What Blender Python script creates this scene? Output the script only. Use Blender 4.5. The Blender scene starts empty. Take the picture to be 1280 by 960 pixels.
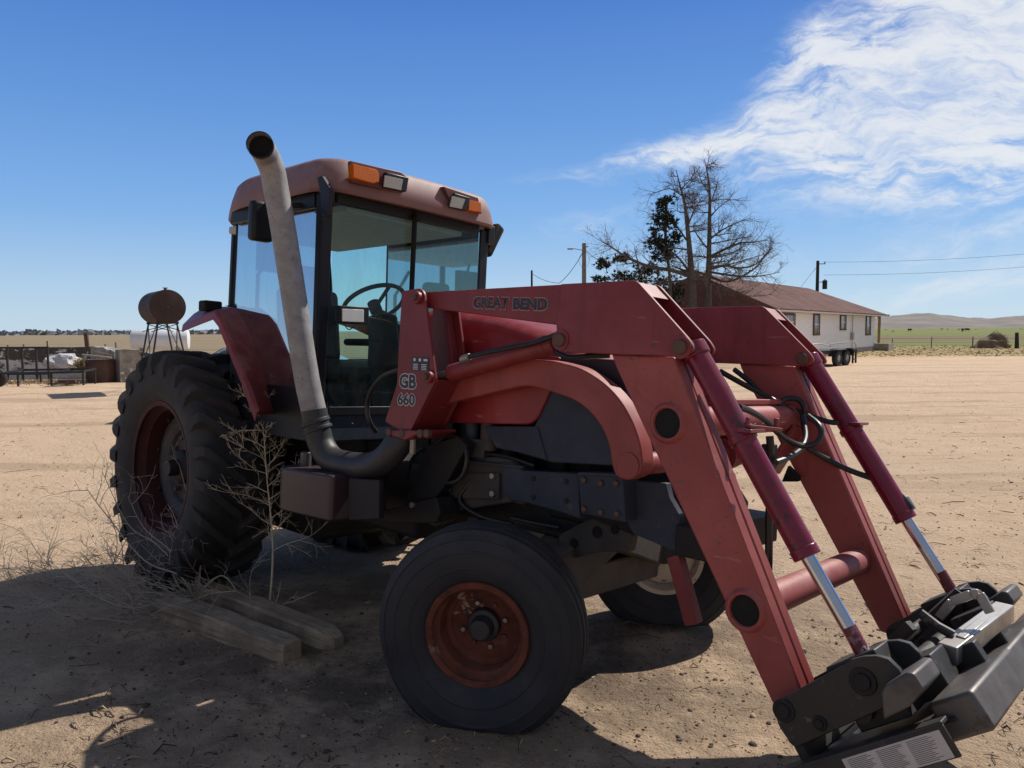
import bpy, bmesh, math, random
from mathutils import Vector, Matrix, noise, Quaternion
random.seed(7)
rad = math.radians
sc = bpy.context.scene
col = sc.collection

# ------------------------------------------------------------------ camera
FPX = 961.0; PITCH = rad(4.0); ROLL = rad(0.3); HC = 1.70
cam_d = bpy.data.cameras.new('camera'); cam = bpy.data.objects.new('camera', cam_d); col.objects.link(cam)
cam_d.sensor_width = 36.0; cam_d.lens = 36.0 * FPX / 1280.0; cam_d.clip_start = 0.05; cam_d.clip_end = 20000
cp, sp, cr, sr = math.cos(PITCH), math.sin(PITCH), math.cos(ROLL), math.sin(ROLL)
Fv = Vector((0, cp, -sp)); Uv0 = Vector((0, sp, cp)); Rv0 = Vector((1, 0, 0))
Rv = Rv0 * cr - Uv0 * sr; Uv = Rv0 * sr + Uv0 * cr
cm = Matrix((Rv, Uv, -Fv)).transposed().to_4x4(); cm.translation = Vector((0, 0, HC)); cam.matrix_world = cm
sc.camera = cam

def ray(u, v): return Fv + Rv * ((u - 640) / FPX) + Uv * ((480 - v) / FPX)
def ground_at(u, v, z=0.0):
    d = ray(u, v); t = (z - HC) / d.z
    return Vector((d.x * t, d.y * t, z))
def at_depth(u, v, y):
    d = ray(u, v); t = y / d.y
    return Vector((d.x * t, y, HC + d.z * t))

# ---- tractor chassis frame: X forward, Y to its left, Z up; leaning a little to its left on a soft tyre
YAW = rad(-43.05); PHI = rad(4.0)
Hv = Vector((math.cos(YAW), math.sin(YAW), 0)); Lv = Vector((-math.sin(YAW), math.cos(YAW), 0)); Zv = Vector((0, 0, 1))
Yc = Lv * math.cos(PHI) - Zv * math.sin(PHI); Zc = Lv * math.sin(PHI) + Zv * math.cos(PHI)
RT = Matrix((Hv, Yc, Zc)).transposed()
a0 = rad(-41.55)
piv_w = Vector((-1.786, 5.683, 0)) + Vector((-math.sin(a0), math.cos(a0), 0)) * -0.82 + Vector((0, 0, 0.8))
OO = piv_w - RT @ Vector((0, -.82, .8))
TM = RT.to_4x4(); TM.translation = OO
TMi = TM.inverted()
def W2C(w): return TMi @ Vector(w)
def S(u, v, y):                       # where a sight line meets the chassis plane Y = y -> (x, z)
    o = TMi @ Vector((0, 0, HC)); d = RT.transposed() @ ray(u, v)
    t = (y - o.y) / d.y; p = o + d * t
    return (p.x, p.z)
def FX(u, v, x):                      # ... meets the chassis plane X = x -> (y, z)
    o = TMi @ Vector((0, 0, HC)); d = RT.transposed() @ ray(u, v)
    t = (x - o.x) / d.x; p = o + d * t
    return (p.y, p.z)
def H3(u, v, y): x, z = S(u, v, y); return (x, y, z)
def SP(pts, y): return [S(u, v, y) for u, v in pts]

# ------------------------------------------------------------------ materials
def new_mat(name):
    m = bpy.data.materials.new(name); m.use_nodes = True
    nt = m.node_tree; b = nt.nodes['Principled BSDF']
    return m, nt, b
def N(nt, t, **kw):
    n = nt.nodes.new(t)
    for k, v in kw.items(): setattr(n, k, v)
    return n
def link(nt, a, b): nt.links.new(a, b)
def mixc(nt, fac, c1, c2):
    n = N(nt, 'ShaderNodeMix', data_type='RGBA')
    for i, c in ((6, c1), (7, c2)):
        if isinstance(c, (tuple, list)): n.inputs[i].default_value = (*c[:3], 1)
        else: link(nt, c, n.inputs[i])
    if isinstance(fac, (int, float)): n.inputs[0].default_value = fac
    else: link(nt, fac, n.inputs[0])
    return n.outputs[2]
def mth(nt, op, a, b=None, c=None, clamp=False):
    n = N(nt, 'ShaderNodeMath', operation=op); n.use_clamp = clamp
    for i, x in enumerate((a, b, c)):
        if x is None: continue
        if isinstance(x, (int, float)): n.inputs[i].default_value = x
        else: link(nt, x, n.inputs[i])
    return n.outputs[0]
def ramp(nt, v, lo, hi):
    n = N(nt, 'ShaderNodeMapRange'); n.interpolation_type = 'SMOOTHSTEP'
    link(nt, v, n.inputs[0]); n.inputs[1].default_value = lo; n.inputs[2].default_value = hi
    return n.outputs[0]
def nz(nt, vec, scale, detail=4, rough=.6, dist=0.0):
    n = N(nt, 'ShaderNodeTexNoise'); n.inputs['Scale'].default_value = scale
    n.inputs['Detail'].default_value = detail; n.inputs['Roughness'].default_value = rough; n.inputs['Distortion'].default_value = dist
    if vec is not None: link(nt, vec, n.inputs['Vector'])
    return n.outputs[0]
def coords(nt, kind='Object'): return N(nt, 'ShaderNodeTexCoord').outputs[kind]
def scaled(nt, vec, s):
    n = N(nt, 'ShaderNodeMapping'); link(nt, vec, n.inputs[0]); n.inputs['Scale'].default_value = s
    return n.outputs[0]
def bump(nt, b, h, strength=.3, dist=.01):
    n = N(nt, 'ShaderNodeBump'); n.inputs['Strength'].default_value = strength; n.inputs['Distance'].default_value = dist
    link(nt, h, n.inputs['Height']); link(nt, n.outputs[0], b.inputs['Normal'])

def weathered(name, c1, c2, rough=.5, metal=0.0, s=3.0, dust=None, dust_amt=.25, chip=None, chip_amt=.1, chip_s=18, bmp=.08, spec=.5, fade=0.0):
    m, nt, b = new_mat(name); o = coords(nt)
    n1 = nz(nt, o, s, 6, .65); c = mixc(nt, ramp(nt, n1, .35, .68), c1, c2)
    if fade:
        lt = [min(1, x * 1.35 + .035) for x in c1]
        c = mixc(nt, mth(nt, 'MULTIPLY', ramp(nt, nz(nt, o, 1.3, 5, .6, .5), .42, .72), fade), c, lt)
        c = mixc(nt, mth(nt, 'MULTIPLY', ramp(nt, nz(nt, scaled(nt, o, (9, 9, .7)), 1.6, 5, .65), .52, .74), fade * .55), c, [x * .55 for x in c2])
        c = mixc(nt, mth(nt, 'MULTIPLY', ramp(nt, nz(nt, scaled(nt, o, (2, 2, 14)), 3.0, 3, .5, .2), .70, .73), fade * .5), c, (.40, .25, .22))
    if chip:
        n2 = nz(nt, o, chip_s, 6, .7, .3); n3 = nz(nt, o, chip_s * .15, 2, .5)
        f = mth(nt, 'MULTIPLY', ramp(nt, n2, .62 - chip_amt, .66 - chip_amt), ramp(nt, n3, .45, .6))
        c = mixc(nt, f, c, chip)
    if dust:
        g = N(nt, 'ShaderNodeNewGeometry'); sx = N(nt, 'ShaderNodeSeparateXYZ'); link(nt, g.outputs['Normal'], sx.inputs[0])
        up = ramp(nt, sx.outputs[2], .1, 1.0)
        n4 = nz(nt, o, 9, 5, .7); f = mth(nt, 'MULTIPLY', mth(nt, 'ADD', mth(nt, 'MULTIPLY', up, 1.15), .05), ramp(nt, n4, .3, .75))
        c = mixc(nt, mth(nt, 'MULTIPLY', f, dust_amt, clamp=True), c, dust)
    link(nt, c, b.inputs['Base Color']); b.inputs['Metallic'].default_value = metal
    rr = mth(nt, 'ADD', mth(nt, 'MULTIPLY', n1, .25), rough - .12); link(nt, rr, b.inputs['Roughness'])
    b.inputs['Specular IOR Level'].default_value = spec
    if bmp: bump(nt, b, nz(nt, o, 60, 5, .7), bmp, .004)
    return m
def plain(name, c, rough=.6, metal=0.0):
    m, nt, b = new_mat(name); o = coords(nt)
    n1 = nz(nt, o, 14, 4); link(nt, mixc(nt, n1, [x * .8 for x in c], [min(1, x * 1.18) for x in c]), b.inputs['Base Color'])
    b.inputs['Roughness'].default_value = rough; b.inputs['Metallic'].default_value = metal
    return m
DUST = (.30, .22, .16)
M = {}
M['red'] = weathered('faded_red_paint', fade=.7, c1=(.20, .020, .024), c2=(.16, .016, .020), rough=.5, s=2.2, dust=(.46, .22, .19), dust_amt=.42, chip=(.09, .04, .035), chip_amt=.025, chip_s=45)
M['boom'] = weathered('sunbleached_red_paint', fade=.7, c1=(.285, .050, .044), c2=(.23, .036, .034), rough=.52, s=1.8, dust=(.46, .26, .22), dust_amt=.5, chip=(.13, .055, .045), chip_amt=.03, chip_s=50)
M['hood'] = weathered('hood_red_paint', fade=.7, c1=(.26, .016, .020), c2=(.20, .014, .018), rough=.42, s=1.5, dust=(.42, .22, .18), dust_amt=.22)
M['roof'] = weathered('chalky_roof_paint', (.23, .12, .115), (.18, .092, .09), .6, s=2, dust=(.50, .38, .34), dust_amt=.45)
M['maroon'] = weathered('cylinder_maroon_paint', (.20, .008, .040), (.14, .006, .028), .26, s=6, dust=(.40, .20, .19), dust_amt=.22, chip=(.03, .02, .02), chip_amt=.06, chip_s=30)
M['recess'] = weathered('recess_maroon', (.13, .042, .04), (.10, .034, .034), .55)  # darker maroon for the roof recess shade, also the boom seam
M['dark'] = weathered('dark_grey_paint', (.042, .052, .076), (.030, .037, .055), .6, s=4, spec=.22, dust=DUST, dust_amt=.16, chip=(.13, .08, .05), chip_amt=.0)
M['dark2'] = weathered('black_greasy_metal', (.011, .011, .014), (.020, .018, .019), .6, s=7, spec=.3, dust=DUST, dust_amt=.10)
M['cast'] = weathered('dusty_cast_iron', (.060, .052, .045), (.036, .033, .032), .7, s=9, dust=DUST, dust_amt=.3)
M['black'] = weathered('black_cab_paint', (.009, .010, .014), (.014, .015, .020), .45, s=5, spec=.3, dust=DUST, dust_amt=.05)
M['qa'] = weathered('worn_black_carrier', (.015, .0145, .0145), (.028, .026, .025), .55, s=6, dust=DUST, dust_amt=.10, chip=(.10, .085, .075), chip_amt=.03, chip_s=30)
M['qagrey'] = weathered('scuffed_grey_steel', (.105, .10, .10), (.06, .057, .056), .5, metal=.3, s=7, dust=DUST, dust_amt=.2, chip=(.07, .06, .055), chip_amt=.08, chip_s=25)
M['silver'] = weathered('bare_silver_steel', (.42, .41, .39), (.26, .25, .24), .38, metal=.7, s=12, dust=DUST, dust_amt=.2)
M['chrome'] = weathered('chrome_rod', (.62, .64, .68), (.55, .57, .6), .14, metal=1.0, s=10, bmp=0)
M['exhaust'] = weathered('dull_exhaust_heatshield', (.31, .305, .31), (.23, .222, .222), .62, metal=.15, s=14, dust=(.36, .34, .33), dust_amt=.35, chip=(.16, .14, .13), chip_amt=.05, chip_s=70)
M['flat_black'] = plain('flat_black', (.006, .006, .006), .9)  # black for the exhaust tip, small fittings and the painted dark of openings
M['elbow'] = weathered('black_exhaust_elbow', (.030, .032, .038), (.020, .021, .026), .5, s=7, dust=DUST, dust_amt=.12)
M['rubber'] = weathered('dusty_tyre_rubber', (.034, .034, .038), (.024, .025, .028), .75, s=8, dust=(.16, .125, .105), dust_amt=.42, bmp=.15, spec=.3)
M['rubber2'] = weathered('front_tyre_rubber', (.023, .026, .034), (.034, .035, .040), .68, s=3, dust=(.14, .115, .10), dust_amt=.30, bmp=.1, spec=.3)
M['hose'] = plain('black_hose', (.014, .014, .015), .4)
M['rustrim'] = weathered('rusty_rim', (.16, .050, .030), (.075, .026, .019), .8, s=7, spec=.3, dust=(.34, .25, .18), dust_amt=.12, chip=(.38, .31, .26), chip_amt=.035, chip_s=8, bmp=.3)
M['maroonrim'] = weathered('maroon_rear_rim', (.055, .013, .014), (.035, .010, .011), .65, s=6, spec=.25, dust=DUST, dust_amt=.02, chip=(.22, .21, .20), chip_amt=.06, chip_s=7)
M['greydisc'] = weathered('grey_wheel_disc', (.055, .055, .06), (.028, .028, .032), .6, s=6, dust=DUST, dust_amt=.08, chip=(.06, .03, .025), chip_amt=.08, chip_s=11)
M['cream'] = weathered('cream_rim', (.68, .62, .50), (.56, .49, .38), .5, s=8, dust=(.3, .2, .13), dust_amt=.35, chip=(.2, .11, .07), chip_amt=.03, chip_s=14)
M['bolt'] = plain('zinc_bolt', (.30, .28, .25), .45, .6)
M['rustybolt'] = plain('rusty_bolt', (.12, .07, .05), .7, .2)
M['white_txt'] = plain('white_decal', (.62, .60, .60), .6)
M['navy_txt'] = plain('navy_decal', (.020, .024, .045), .5)
M['faint_txt'] = plain('faded_decal', (.40, .22, .20), .6)
M['seat'] = plain('grey_seat_fabric', (.05, .05, .055), .9)
M['trim'] = plain('cab_trim', (.07, .068, .066), .8)
M['headliner'] = plain('grey_headliner', (.42, .43, .44), .9)
M['straw'] = plain('straw', (.50, .40, .22), .8)

def glass(name, tint, gloss=1.0, rough=.03, dirt=.10, dirtcol=(.35, .36, .34)):
    m, nt, b = new_mat(name); nt.nodes.remove(b); out = nt.nodes['Material Output']
    tr = N(nt, 'ShaderNodeBsdfTransparent'); tr.inputs[0].default_value = (*tint, 1)
    gl = N(nt, 'ShaderNodeBsdfGlossy'); gl.inputs['Roughness'].default_value = rough
    fr = N(nt, 'ShaderNodeFresnel'); fr.inputs[0].default_value = 1.5
    mx = N(nt, 'ShaderNodeMixShader'); link(nt, mth(nt, 'MULTIPLY', fr.outputs[0], gloss), mx.inputs[0]); link(nt, tr.outputs[0], mx.inputs[1]); link(nt, gl.outputs[0], mx.inputs[2])
    df = N(nt, 'ShaderNodeBsdfDiffuse'); df.inputs[0].default_value = (*dirtcol, 1)
    o = coords(nt); mp = scaled(nt, o, (6, 6, 1.6)); f = mth(nt, 'MULTIPLY', ramp(nt, nz(nt, mp, 2.2, 6, .7, .6), .35, .8), dirt)
    m2 = N(nt, 'ShaderNodeMixShader'); link(nt, f, m2.inputs[0]); link(nt, mx.outputs[0], m2.inputs[1]); link(nt, df.outputs[0], m2.inputs[2])
    link(nt, m2.outputs[0], out.inputs[0]); return m
M['glass'] = glass('tinted_cab_glass', (.70, .90, .875), dirt=.09, gloss=.8)
M['winglass'] = plain('dark_window_pane', (.03, .04, .05), .08)

def lens(name, c, s=55):
    m, nt, b = new_mat(name); o = coords(nt)
    w = N(nt, 'ShaderNodeTexWave'); w.bands_direction = 'Z'; w.inputs['Scale'].default_value = s; link(nt, o, w.inputs[0])
    n1 = nz(nt, o, 16, 3)
    link(nt, mixc(nt, n1, [x * .7 for x in c], c), b.inputs['Base Color']); b.inputs['Roughness'].default_value = .18
    bump(nt, b, w.outputs[1], .5, .004); b.inputs['Coat Weight'].default_value = .15
    return m
M['amber'] = lens('amber_lens', (.60, .13, .006)); pass
M['lamp'] = lens('clear_lamp_lens', (.34, .33, .32), 80); M['lamp_shaded'] = lens('pillar_lamp_lens', (.75, .75, .75), 80)  # pillar lens copy made paler to offset the shade it stands in
for k_ in ('lamp', 'amber', 'lamp_shaded'): M[k_].node_tree.nodes['Principled BSDF'].inputs['Roughness'].default_value = .5; M[k_].node_tree.nodes['Principled BSDF'].inputs['Specular IOR Level'].default_value = .03; M[k_].node_tree.nodes['Principled BSDF'].inputs['Coat Weight'].default_value = 0

# ------------------------------------------------------------------ mesh builder
class MB:
    def __init__(s): s.v = []; s.f = []
    def add(s, vs, fs):
        o = len(s.v); s.v += [Vector(p) for p in vs]; s.f += [[i + o for i in f] for f in fs]; return s
    def box(s, c, d, rot=None):
        c = Vector(c); hx, hy, hz = d[0] / 2, d[1] / 2, d[2] / 2
        vs = [Vector((x, y, z)) for x in (-hx, hx) for y in (-hy, hy) for z in (-hz, hz)]
        if rot is not None: vs = [rot @ p for p in vs]
        return s.add([p + c for p in vs], [(0, 1, 3, 2), (4, 6, 7, 5), (0, 4, 5, 1), (2, 3, 7, 6), (0, 2, 6, 4), (1, 5, 7, 3)])
    def bar(s, p0, p1, w, h, up=(0, 0, 1)):
        p0, p1 = Vector(p0), Vector(p1); d = (p1 - p0); L = d.length; d.normalize(); up = Vector(up)
        a = d.cross(up)
        if a.length < 1e-4: a = d.cross(Vector((1, 0, 0)))
        a.normalize(); b = a.cross(d); rot = Matrix((d, a, b)).transposed()
        return s.box((p0 + p1) / 2, (L, w, h), rot)
    def prism(s, poly, y0, y1):            # polygon in (x, z), extruded along y
        n = len(poly); ar = sum(poly[i][0] * poly[(i + 1) % n][1] - poly[(i + 1) % n][0] * poly[i][1] for i in range(n))
        if ar < 0: poly = poly[::-1]
        vs = [(x, y0, z) for x, z in poly] + [(x, y1, z) for x, z in poly]
        fs = [list(range(n)), list(range(2 * n - 1, n - 1, -1))] + [[i, i + n, (i + 1) % n + n, (i + 1) % n] for i in range(n)]
        fs = [f[::-1] for f in fs] if y0 > y1 else fs
        return s.add(vs, fs)
    def ring(s, c, d, r, n, ref=None):
        d = Vector(d).normalized(); a = d.orthogonal().normalized() if ref is None else ref; b = d.cross(a)
        return [Vector(c) + (a * math.cos(2 * math.pi * k / n) + b * math.sin(2 * math.pi * k / n)) * r for k in range(n)]
    def cyl(s, p0, p1, r0, r1=None, n=20, caps=True):
        r1 = r0 if r1 is None else r1; p0, p1 = Vector(p0), Vector(p1); d = p1 - p0
        vs = s.ring(p0, d, r0, n) + s.ring(p1, d, r1, n)
        fs = [[i, (i + 1) % n, (i + 1) % n + n, i + n] for i in range(n)]
        if caps: fs += [list(range(n - 1, -1, -1)), list(range(n, 2 * n))]
        return s.add(vs, fs)
    def tube(s, pts, r, n=8, caps=True):
        pts = [Vector(p) for p in pts]; m = len(pts); rs = r if isinstance(r, (list, tuple)) else [r] * m
        vs = []; ref = None
        for i, p in enumerate(pts):
            d = (pts[min(i + 1, m - 1)] - pts[max(i - 1, 0)])
            if d.length < 1e-9: d = Vector((0, 0, 1))
            d.normalize()
            if ref is None: ref = d.orthogonal().normalized()
            else:
                ref = ref - d * ref.dot(d)
                ref = ref.normalized() if ref.length > 1e-6 else d.orthogonal().normalized()
            vs += s.ring(p, d, rs[i], n, ref)
        fs = [[i * n + k, i * n + (k + 1) % n, (i + 1) * n + (k + 1) % n, (i + 1) * n + k] for i in range(m - 1) for k in range(n)]
        if caps: fs += [list(range(n - 1, -1, -1)), [(m - 1) * n + k for k in range(n)]]
        return s.add(vs, fs)
    def lathe(s, prof, c, d, n=48, closed=False):   # prof: (radius, offset along d)
        d = Vector(d).normalized(); c = Vector(c); vs = []
        for r, h in prof: vs += s.ring(c + d * h, d, max(r, 1e-5), n)
        m = len(prof); rng = m if closed else m - 1
        fs = [[i * n + k, i * n + (k + 1) % n, ((i + 1) % m) * n + (k + 1) % n, ((i + 1) % m) * n + k] for i in range(rng) for k in range(n)]
        return s.add(vs, fs)
    def build(s, name, mat, parent=None, bevel=0.0, ang=35, seg=2, fix=True):
        me = bpy.data.meshes.new(name); me.from_pydata([tuple(v) for v in s.v], [], s.f); me.update()
        if fix:
            bm = bmesh.new(); bm.from_mesh(me); bmesh.ops.recalc_face_normals(bm, faces=bm.faces); bm.to_mesh(me); bm.free()
        me.polygons.foreach_set('use_smooth', [True] * len(me.polygons)); me.set_sharp_from_angle(angle=rad(ang))
        o = bpy.data.objects.new(name, me); col.objects.link(o)
        for mm in (mat if isinstance(mat, list) else [mat]): me.materials.append(mm)
        if parent is not None: o.parent = parent
        if bevel:
            b = o.modifiers.new('bevel', 'BEVEL'); b.width = bevel; b.segments = seg; b.limit_method = 'ANGLE'; b.angle_limit = rad(40)
        return o
def smooth_path(pts, k=6):
    pts = [Vector(p) for p in pts]; out = []
    for i in range(len(pts) - 1):
        p0, p1, p2, p3 = pts[max(i - 1, 0)], pts[i], pts[i + 1], pts[min(i + 2, len(pts) - 1)]
        for j in range(k):
            t = j / k
            out.append(.5 * ((2 * p1) + (p2 - p0) * t + (2 * p0 - 5 * p1 + 4 * p2 - p3) * t * t + (3 * p1 - p0 - 3 * p2 + p3) * t ** 3))
    out.append(pts[-1]); return out
def round_poly(poly, rs, k=5):         # round the corners of a 2-D polygon
    n = len(poly); out = []
    for i in range(n):
        p = Vector(poly[i]); a = Vector(poly[i - 1]); b = Vector(poly[(i + 1) % n]); r = rs[i] if isinstance(rs, (list, tuple)) else rs
        da, db = a - p, b - p; r = min(r, da.length * .45, db.length * .45)
        if r < 1e-4: out.append(tuple(p)); continue
        s0, s1 = p + da.normalized() * r, p + db.normalized() * r
        for j in range(k + 1):
            t = j / k; out.append(tuple((1 - t) ** 2 * s0 + 2 * t * (1 - t) * p + t * t * s1))
    return out
def empty(name, label, cat, loc=(0, 0, 0), rz=0, group=None):
    o = bpy.data.objects.new(name, None); col.objects.link(o); o.location = loc; o.rotation_euler = (0, 0, rz); o.empty_display_size = .2
    tag(o, label, cat, group); return o
def tag(o, label, cat, group=None):
    o['label'] = label; o['category'] = cat
    if group: o['group'] = group
    return o
def copy_tree(o, parent=None):
    c = o.copy(); col.objects.link(c)
    if parent is not None: c.parent = parent
    for ch in list(o.children): copy_tree(ch, c)
    return c
def text_obj(name, body, mat, parent, origin, xdir, ydir, height, width=None, bold=.0, extrude=.0008, proud=0.0):
    cu = bpy.data.curves.new(name, 'FONT'); cu.body = body; cu.size = 1; cu.offset = bold; cu.resolution_u = 3
    o = bpy.data.objects.new(name, cu); col.objects.link(o)
    dg = bpy.context.evaluated_depsgraph_get(); me = bpy.data.meshes.new_from_object(o.evaluated_get(dg)); bpy.data.objects.remove(o)
    xs = [v.co.x for v in me.vertices]; ys = [v.co.y for v in me.vertices]; x0, x1, y0, y1 = min(xs), max(xs), min(ys), max(ys)
    sx = width / (x1 - x0) if width else height / (y1 - y0); sy = height / (y1 - y0)
    X = Vector(xdir).normalized(); Y = Vector(ydir); Y = (Y - X * Y.dot(X)).normalized(); Z = X.cross(Y); org = Vector(origin) + Z * proud
    for v in me.vertices: v.co = org + X * ((v.co.x - x0) * sx) + Y * ((v.co.y - y0) * sy)
    me.materials.clear(); me.materials.append(mat)
    t = bpy.data.objects.new(name, me); col.objects.link(t); t.parent = parent; return t

# ------------------------------------------------------------------ world: sky with high thin cloud
SUN_AZ = rad(51.5); SUN_EL = rad(47.0)         # azimuth measured from +Y towards +X
w = bpy.data.worlds.new('World'); sc.world = w; w.use_nodes = True; nt = w.node_tree
bg = nt.nodes['Background']
sky = N(nt, 'ShaderNodeTexSky'); sky.sky_type = 'NISHITA'; sky.sun_disc = False; sky.sun_elevation = SUN_EL; sky.sun_rotation = SUN_AZ
sky.altitude = 1100; sky.air_density = 1.0; sky.dust_density = .35; sky.ozone_density = 2.4
SKY_STR = .085
tc = coords(nt, 'Generated'); sx = N(nt, 'ShaderNodeSeparateXYZ'); link(nt, tc, sx.inputs[0])
az = mth(nt, 'MULTIPLY', mth(nt, 'ARCTAN2', sx.outputs[0], sx.outputs[1]), 57.2958); el = mth(nt, 'MULTIPLY', mth(nt, 'ARCSINE', sx.outputs[2]), 57.2958)
def azel(u, v):
    d = ray(u, v).normalized(); return math.degrees(math.atan2(d.x, d.y)), math.degrees(math.asin(d.z))
cb = N(nt, 'ShaderNodeCombineXYZ'); link(nt, az, cb.inputs[0]); link(nt, el, cb.inputs[1])
def rotated(vec, ang, s):
    n = N(nt, 'ShaderNodeMapping'); link(nt, vec, n.inputs[0]); n.inputs['Rotation'].default_value = (0, 0, ang); n.inputs['Scale'].default_value = s; return n.outputs[0]
wn = N(nt, 'ShaderNodeTexNoise'); wn.inputs['Scale'].default_value = .13; wn.inputs['Detail'].default_value = 5; link(nt, cb.outputs[0], wn.inputs['Vector'])
wo = N(nt, 'ShaderNodeVectorMath', operation='MULTIPLY_ADD'); link(nt, wn.outputs['Color'], wo.inputs[0]); wo.inputs[1].default_value = (5, 5, 0); wo.inputs[2].default_value = (-2.5, -2.5, 0)
wv = N(nt, 'ShaderNodeVectorMath', operation='ADD'); link(nt, cb.outputs[0], wv.inputs[0]); link(nt, wo.outputs[0], wv.inputs[1])
ws = N(nt, 'ShaderNodeSeparateXYZ'); link(nt, wv.outputs[0], ws.inputs[0])
def blob(u, v, ra, re, ang=0.0):       # soft elliptical patch of cloud, in degrees of azimuth and elevation
    a_, e_ = azel(u, v); ca, sa = math.cos(ang), math.sin(ang)
    da = mth(nt, 'SUBTRACT', ws.outputs[0], a_); de = mth(nt, 'SUBTRACT', ws.outputs[1], e_)
    p = mth(nt, 'ADD', mth(nt, 'MULTIPLY', da, ca / ra), mth(nt, 'MULTIPLY', de, sa / ra))
    q = mth(nt, 'ADD', mth(nt, 'MULTIPLY', da, -sa / re), mth(nt, 'MULTIPLY', de, ca / re))
    r2 = mth(nt, 'ADD', mth(nt, 'MULTIPLY', p, p), mth(nt, 'MULTIPLY', q, q))
    return mth(nt, 'EXPONENT', mth(nt, 'MULTIPLY', r2, -1.0))
def total(parts):
    t = parts[0]
    for p in parts[1:]: t = mth(nt, 'ADD', t, p)
    return t
mass = total([blob(1100, 150, 10, 4.0, rad(12)), blob(1240, 105, 8.5, 5.0, rad(20)), mth(nt, 'MULTIPLY', blob(880, 182, 6.5, 1.5, rad(14)), .80), mth(nt, 'MULTIPLY', blob(790, 195, 5.0, 1.0, rad(10)), .36), mth(nt, 'MULTIPLY', blob(1005, 72, 2.8, 1.7, rad(12)), .75),
              mth(nt, 'MULTIPLY', blob(1260, 5, 9, 4, rad(35)), .85), mth(nt, 'MULTIPLY', blob(1500, 60, 14, 10), 1.0), mth(nt, 'MULTIPLY', blob(1190, 235, 8, 1.6, rad(-4)), .36), mth(nt, 'MULTIPLY', blob(1070, 15, 5, 1.6, rad(20)), .40),
              mth(nt, 'MULTIPLY', blob(740, 285, 6, 1.2, rad(5)), .42), mth(nt, 'MULTIPLY', blob(700, 215, 6, .7, rad(6)), .30), mth(nt, 'MULTIPLY', blob(1200, 358, 12, 1.3, rad(3)), .48), mth(nt, 'MULTIPLY', blob(1250, 300, 7, .7, rad(6)), .36), mth(nt, 'MULTIPLY', blob(900, 330, 9, 1.2, rad(3)), .26)])
fil = nz(nt, rotated(wv.outputs[0], rad(-22), (.10, .42, 1)), 1.0, 9, .62, .7)
fin = nz(nt, rotated(wv.outputs[0], rad(-30), (.5, 1.3, 1)), 1.0, 8, .65, .4)
tex = ramp(nt, mth(nt, 'ADD', mth(nt, 'MULTIPLY', fil, .6), mth(nt, 'MULTIPLY', fin, .4)), .34, .66)
cl = mth(nt, 'MULTIPLY', mass, mth(nt, 'ADD', .22, mth(nt, 'MULTIPLY', tex, .85)))
cl = mth(nt, 'MULTIPLY', ramp(nt, mth(nt, 'MINIMUM', cl, mth(nt, 'ADD', .50, mth(nt, 'MULTIPLY', tex, .62))), .10, 1.10), .93)
grad = N(nt, 'ShaderNodeValToRGB'); link(nt, mth(nt, 'MULTIPLY', mth(nt, 'ADD', el, 2.0), 1 / 92.0), grad.inputs[0])
cr_ = grad.color_ramp; stops = [(0, (.50, .66, .80)), (2, (.53, .70, .86)), (5, (.43, .63, .86)), (10, (.225, .465, .86)), (17, (.125, .325, .77)), (25, (.062, .205, .64)), (33, (.045, .140, .42)), (45, (.045, .10, .24)), (90, (.035, .06, .13))]
while len(cr_.elements) < len(stops): cr_.elements.new(.5)
for e_, (d_, c_) in zip(cr_.elements, stops): e_.position = d_ / 92.0; e_.color = (*c_, 1)
gs = N(nt, 'ShaderNodeVectorMath', operation='SCALE'); link(nt, grad.outputs[0], gs.inputs[0]); link(nt, mth(nt, 'MULTIPLY', mth(nt, 'ADD', .62, mth(nt, 'MULTIPLY', ramp(nt, sx.outputs[1], -.4, .45), .40)), 1 / SKY_STR), gs.inputs['Scale'])
skyc = mixc(nt, .80, sky.outputs[0], gs.outputs[0])
skyc = mixc(nt, ramp(nt, sx.outputs[1], .25, -.5), skyc, tuple(c_ / SKY_STR for c_ in (.23, .265, .35)))
fin_c = mixc(nt, cl, skyc, (9.7, 10.0, 10.4))
link(nt, fin_c, bg.inputs[0]); bg.inputs[1].default_value = SKY_STR
sd = bpy.data.lights.new('sun', 'SUN'); sd.energy = 5.0; sd.angle = rad(.53); sd.color = (1.0, .945, .86)
so = bpy.data.objects.new('sun', sd); col.objects.link(so)
sdir = Vector((math.sin(SUN_AZ) * math.cos(SUN_EL), math.cos(SUN_AZ) * math.cos(SUN_EL), math.sin(SUN_EL)))
so.rotation_euler = (-sdir).to_track_quat('-Z', 'Y').to_euler(); so.location = (20, 20, 30)
sc.view_settings.view_transform = 'Standard'; sc.view_settings.look = 'None'; sc.view_settings.exposure = 0; sc.view_settings.gamma = 1

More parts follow.
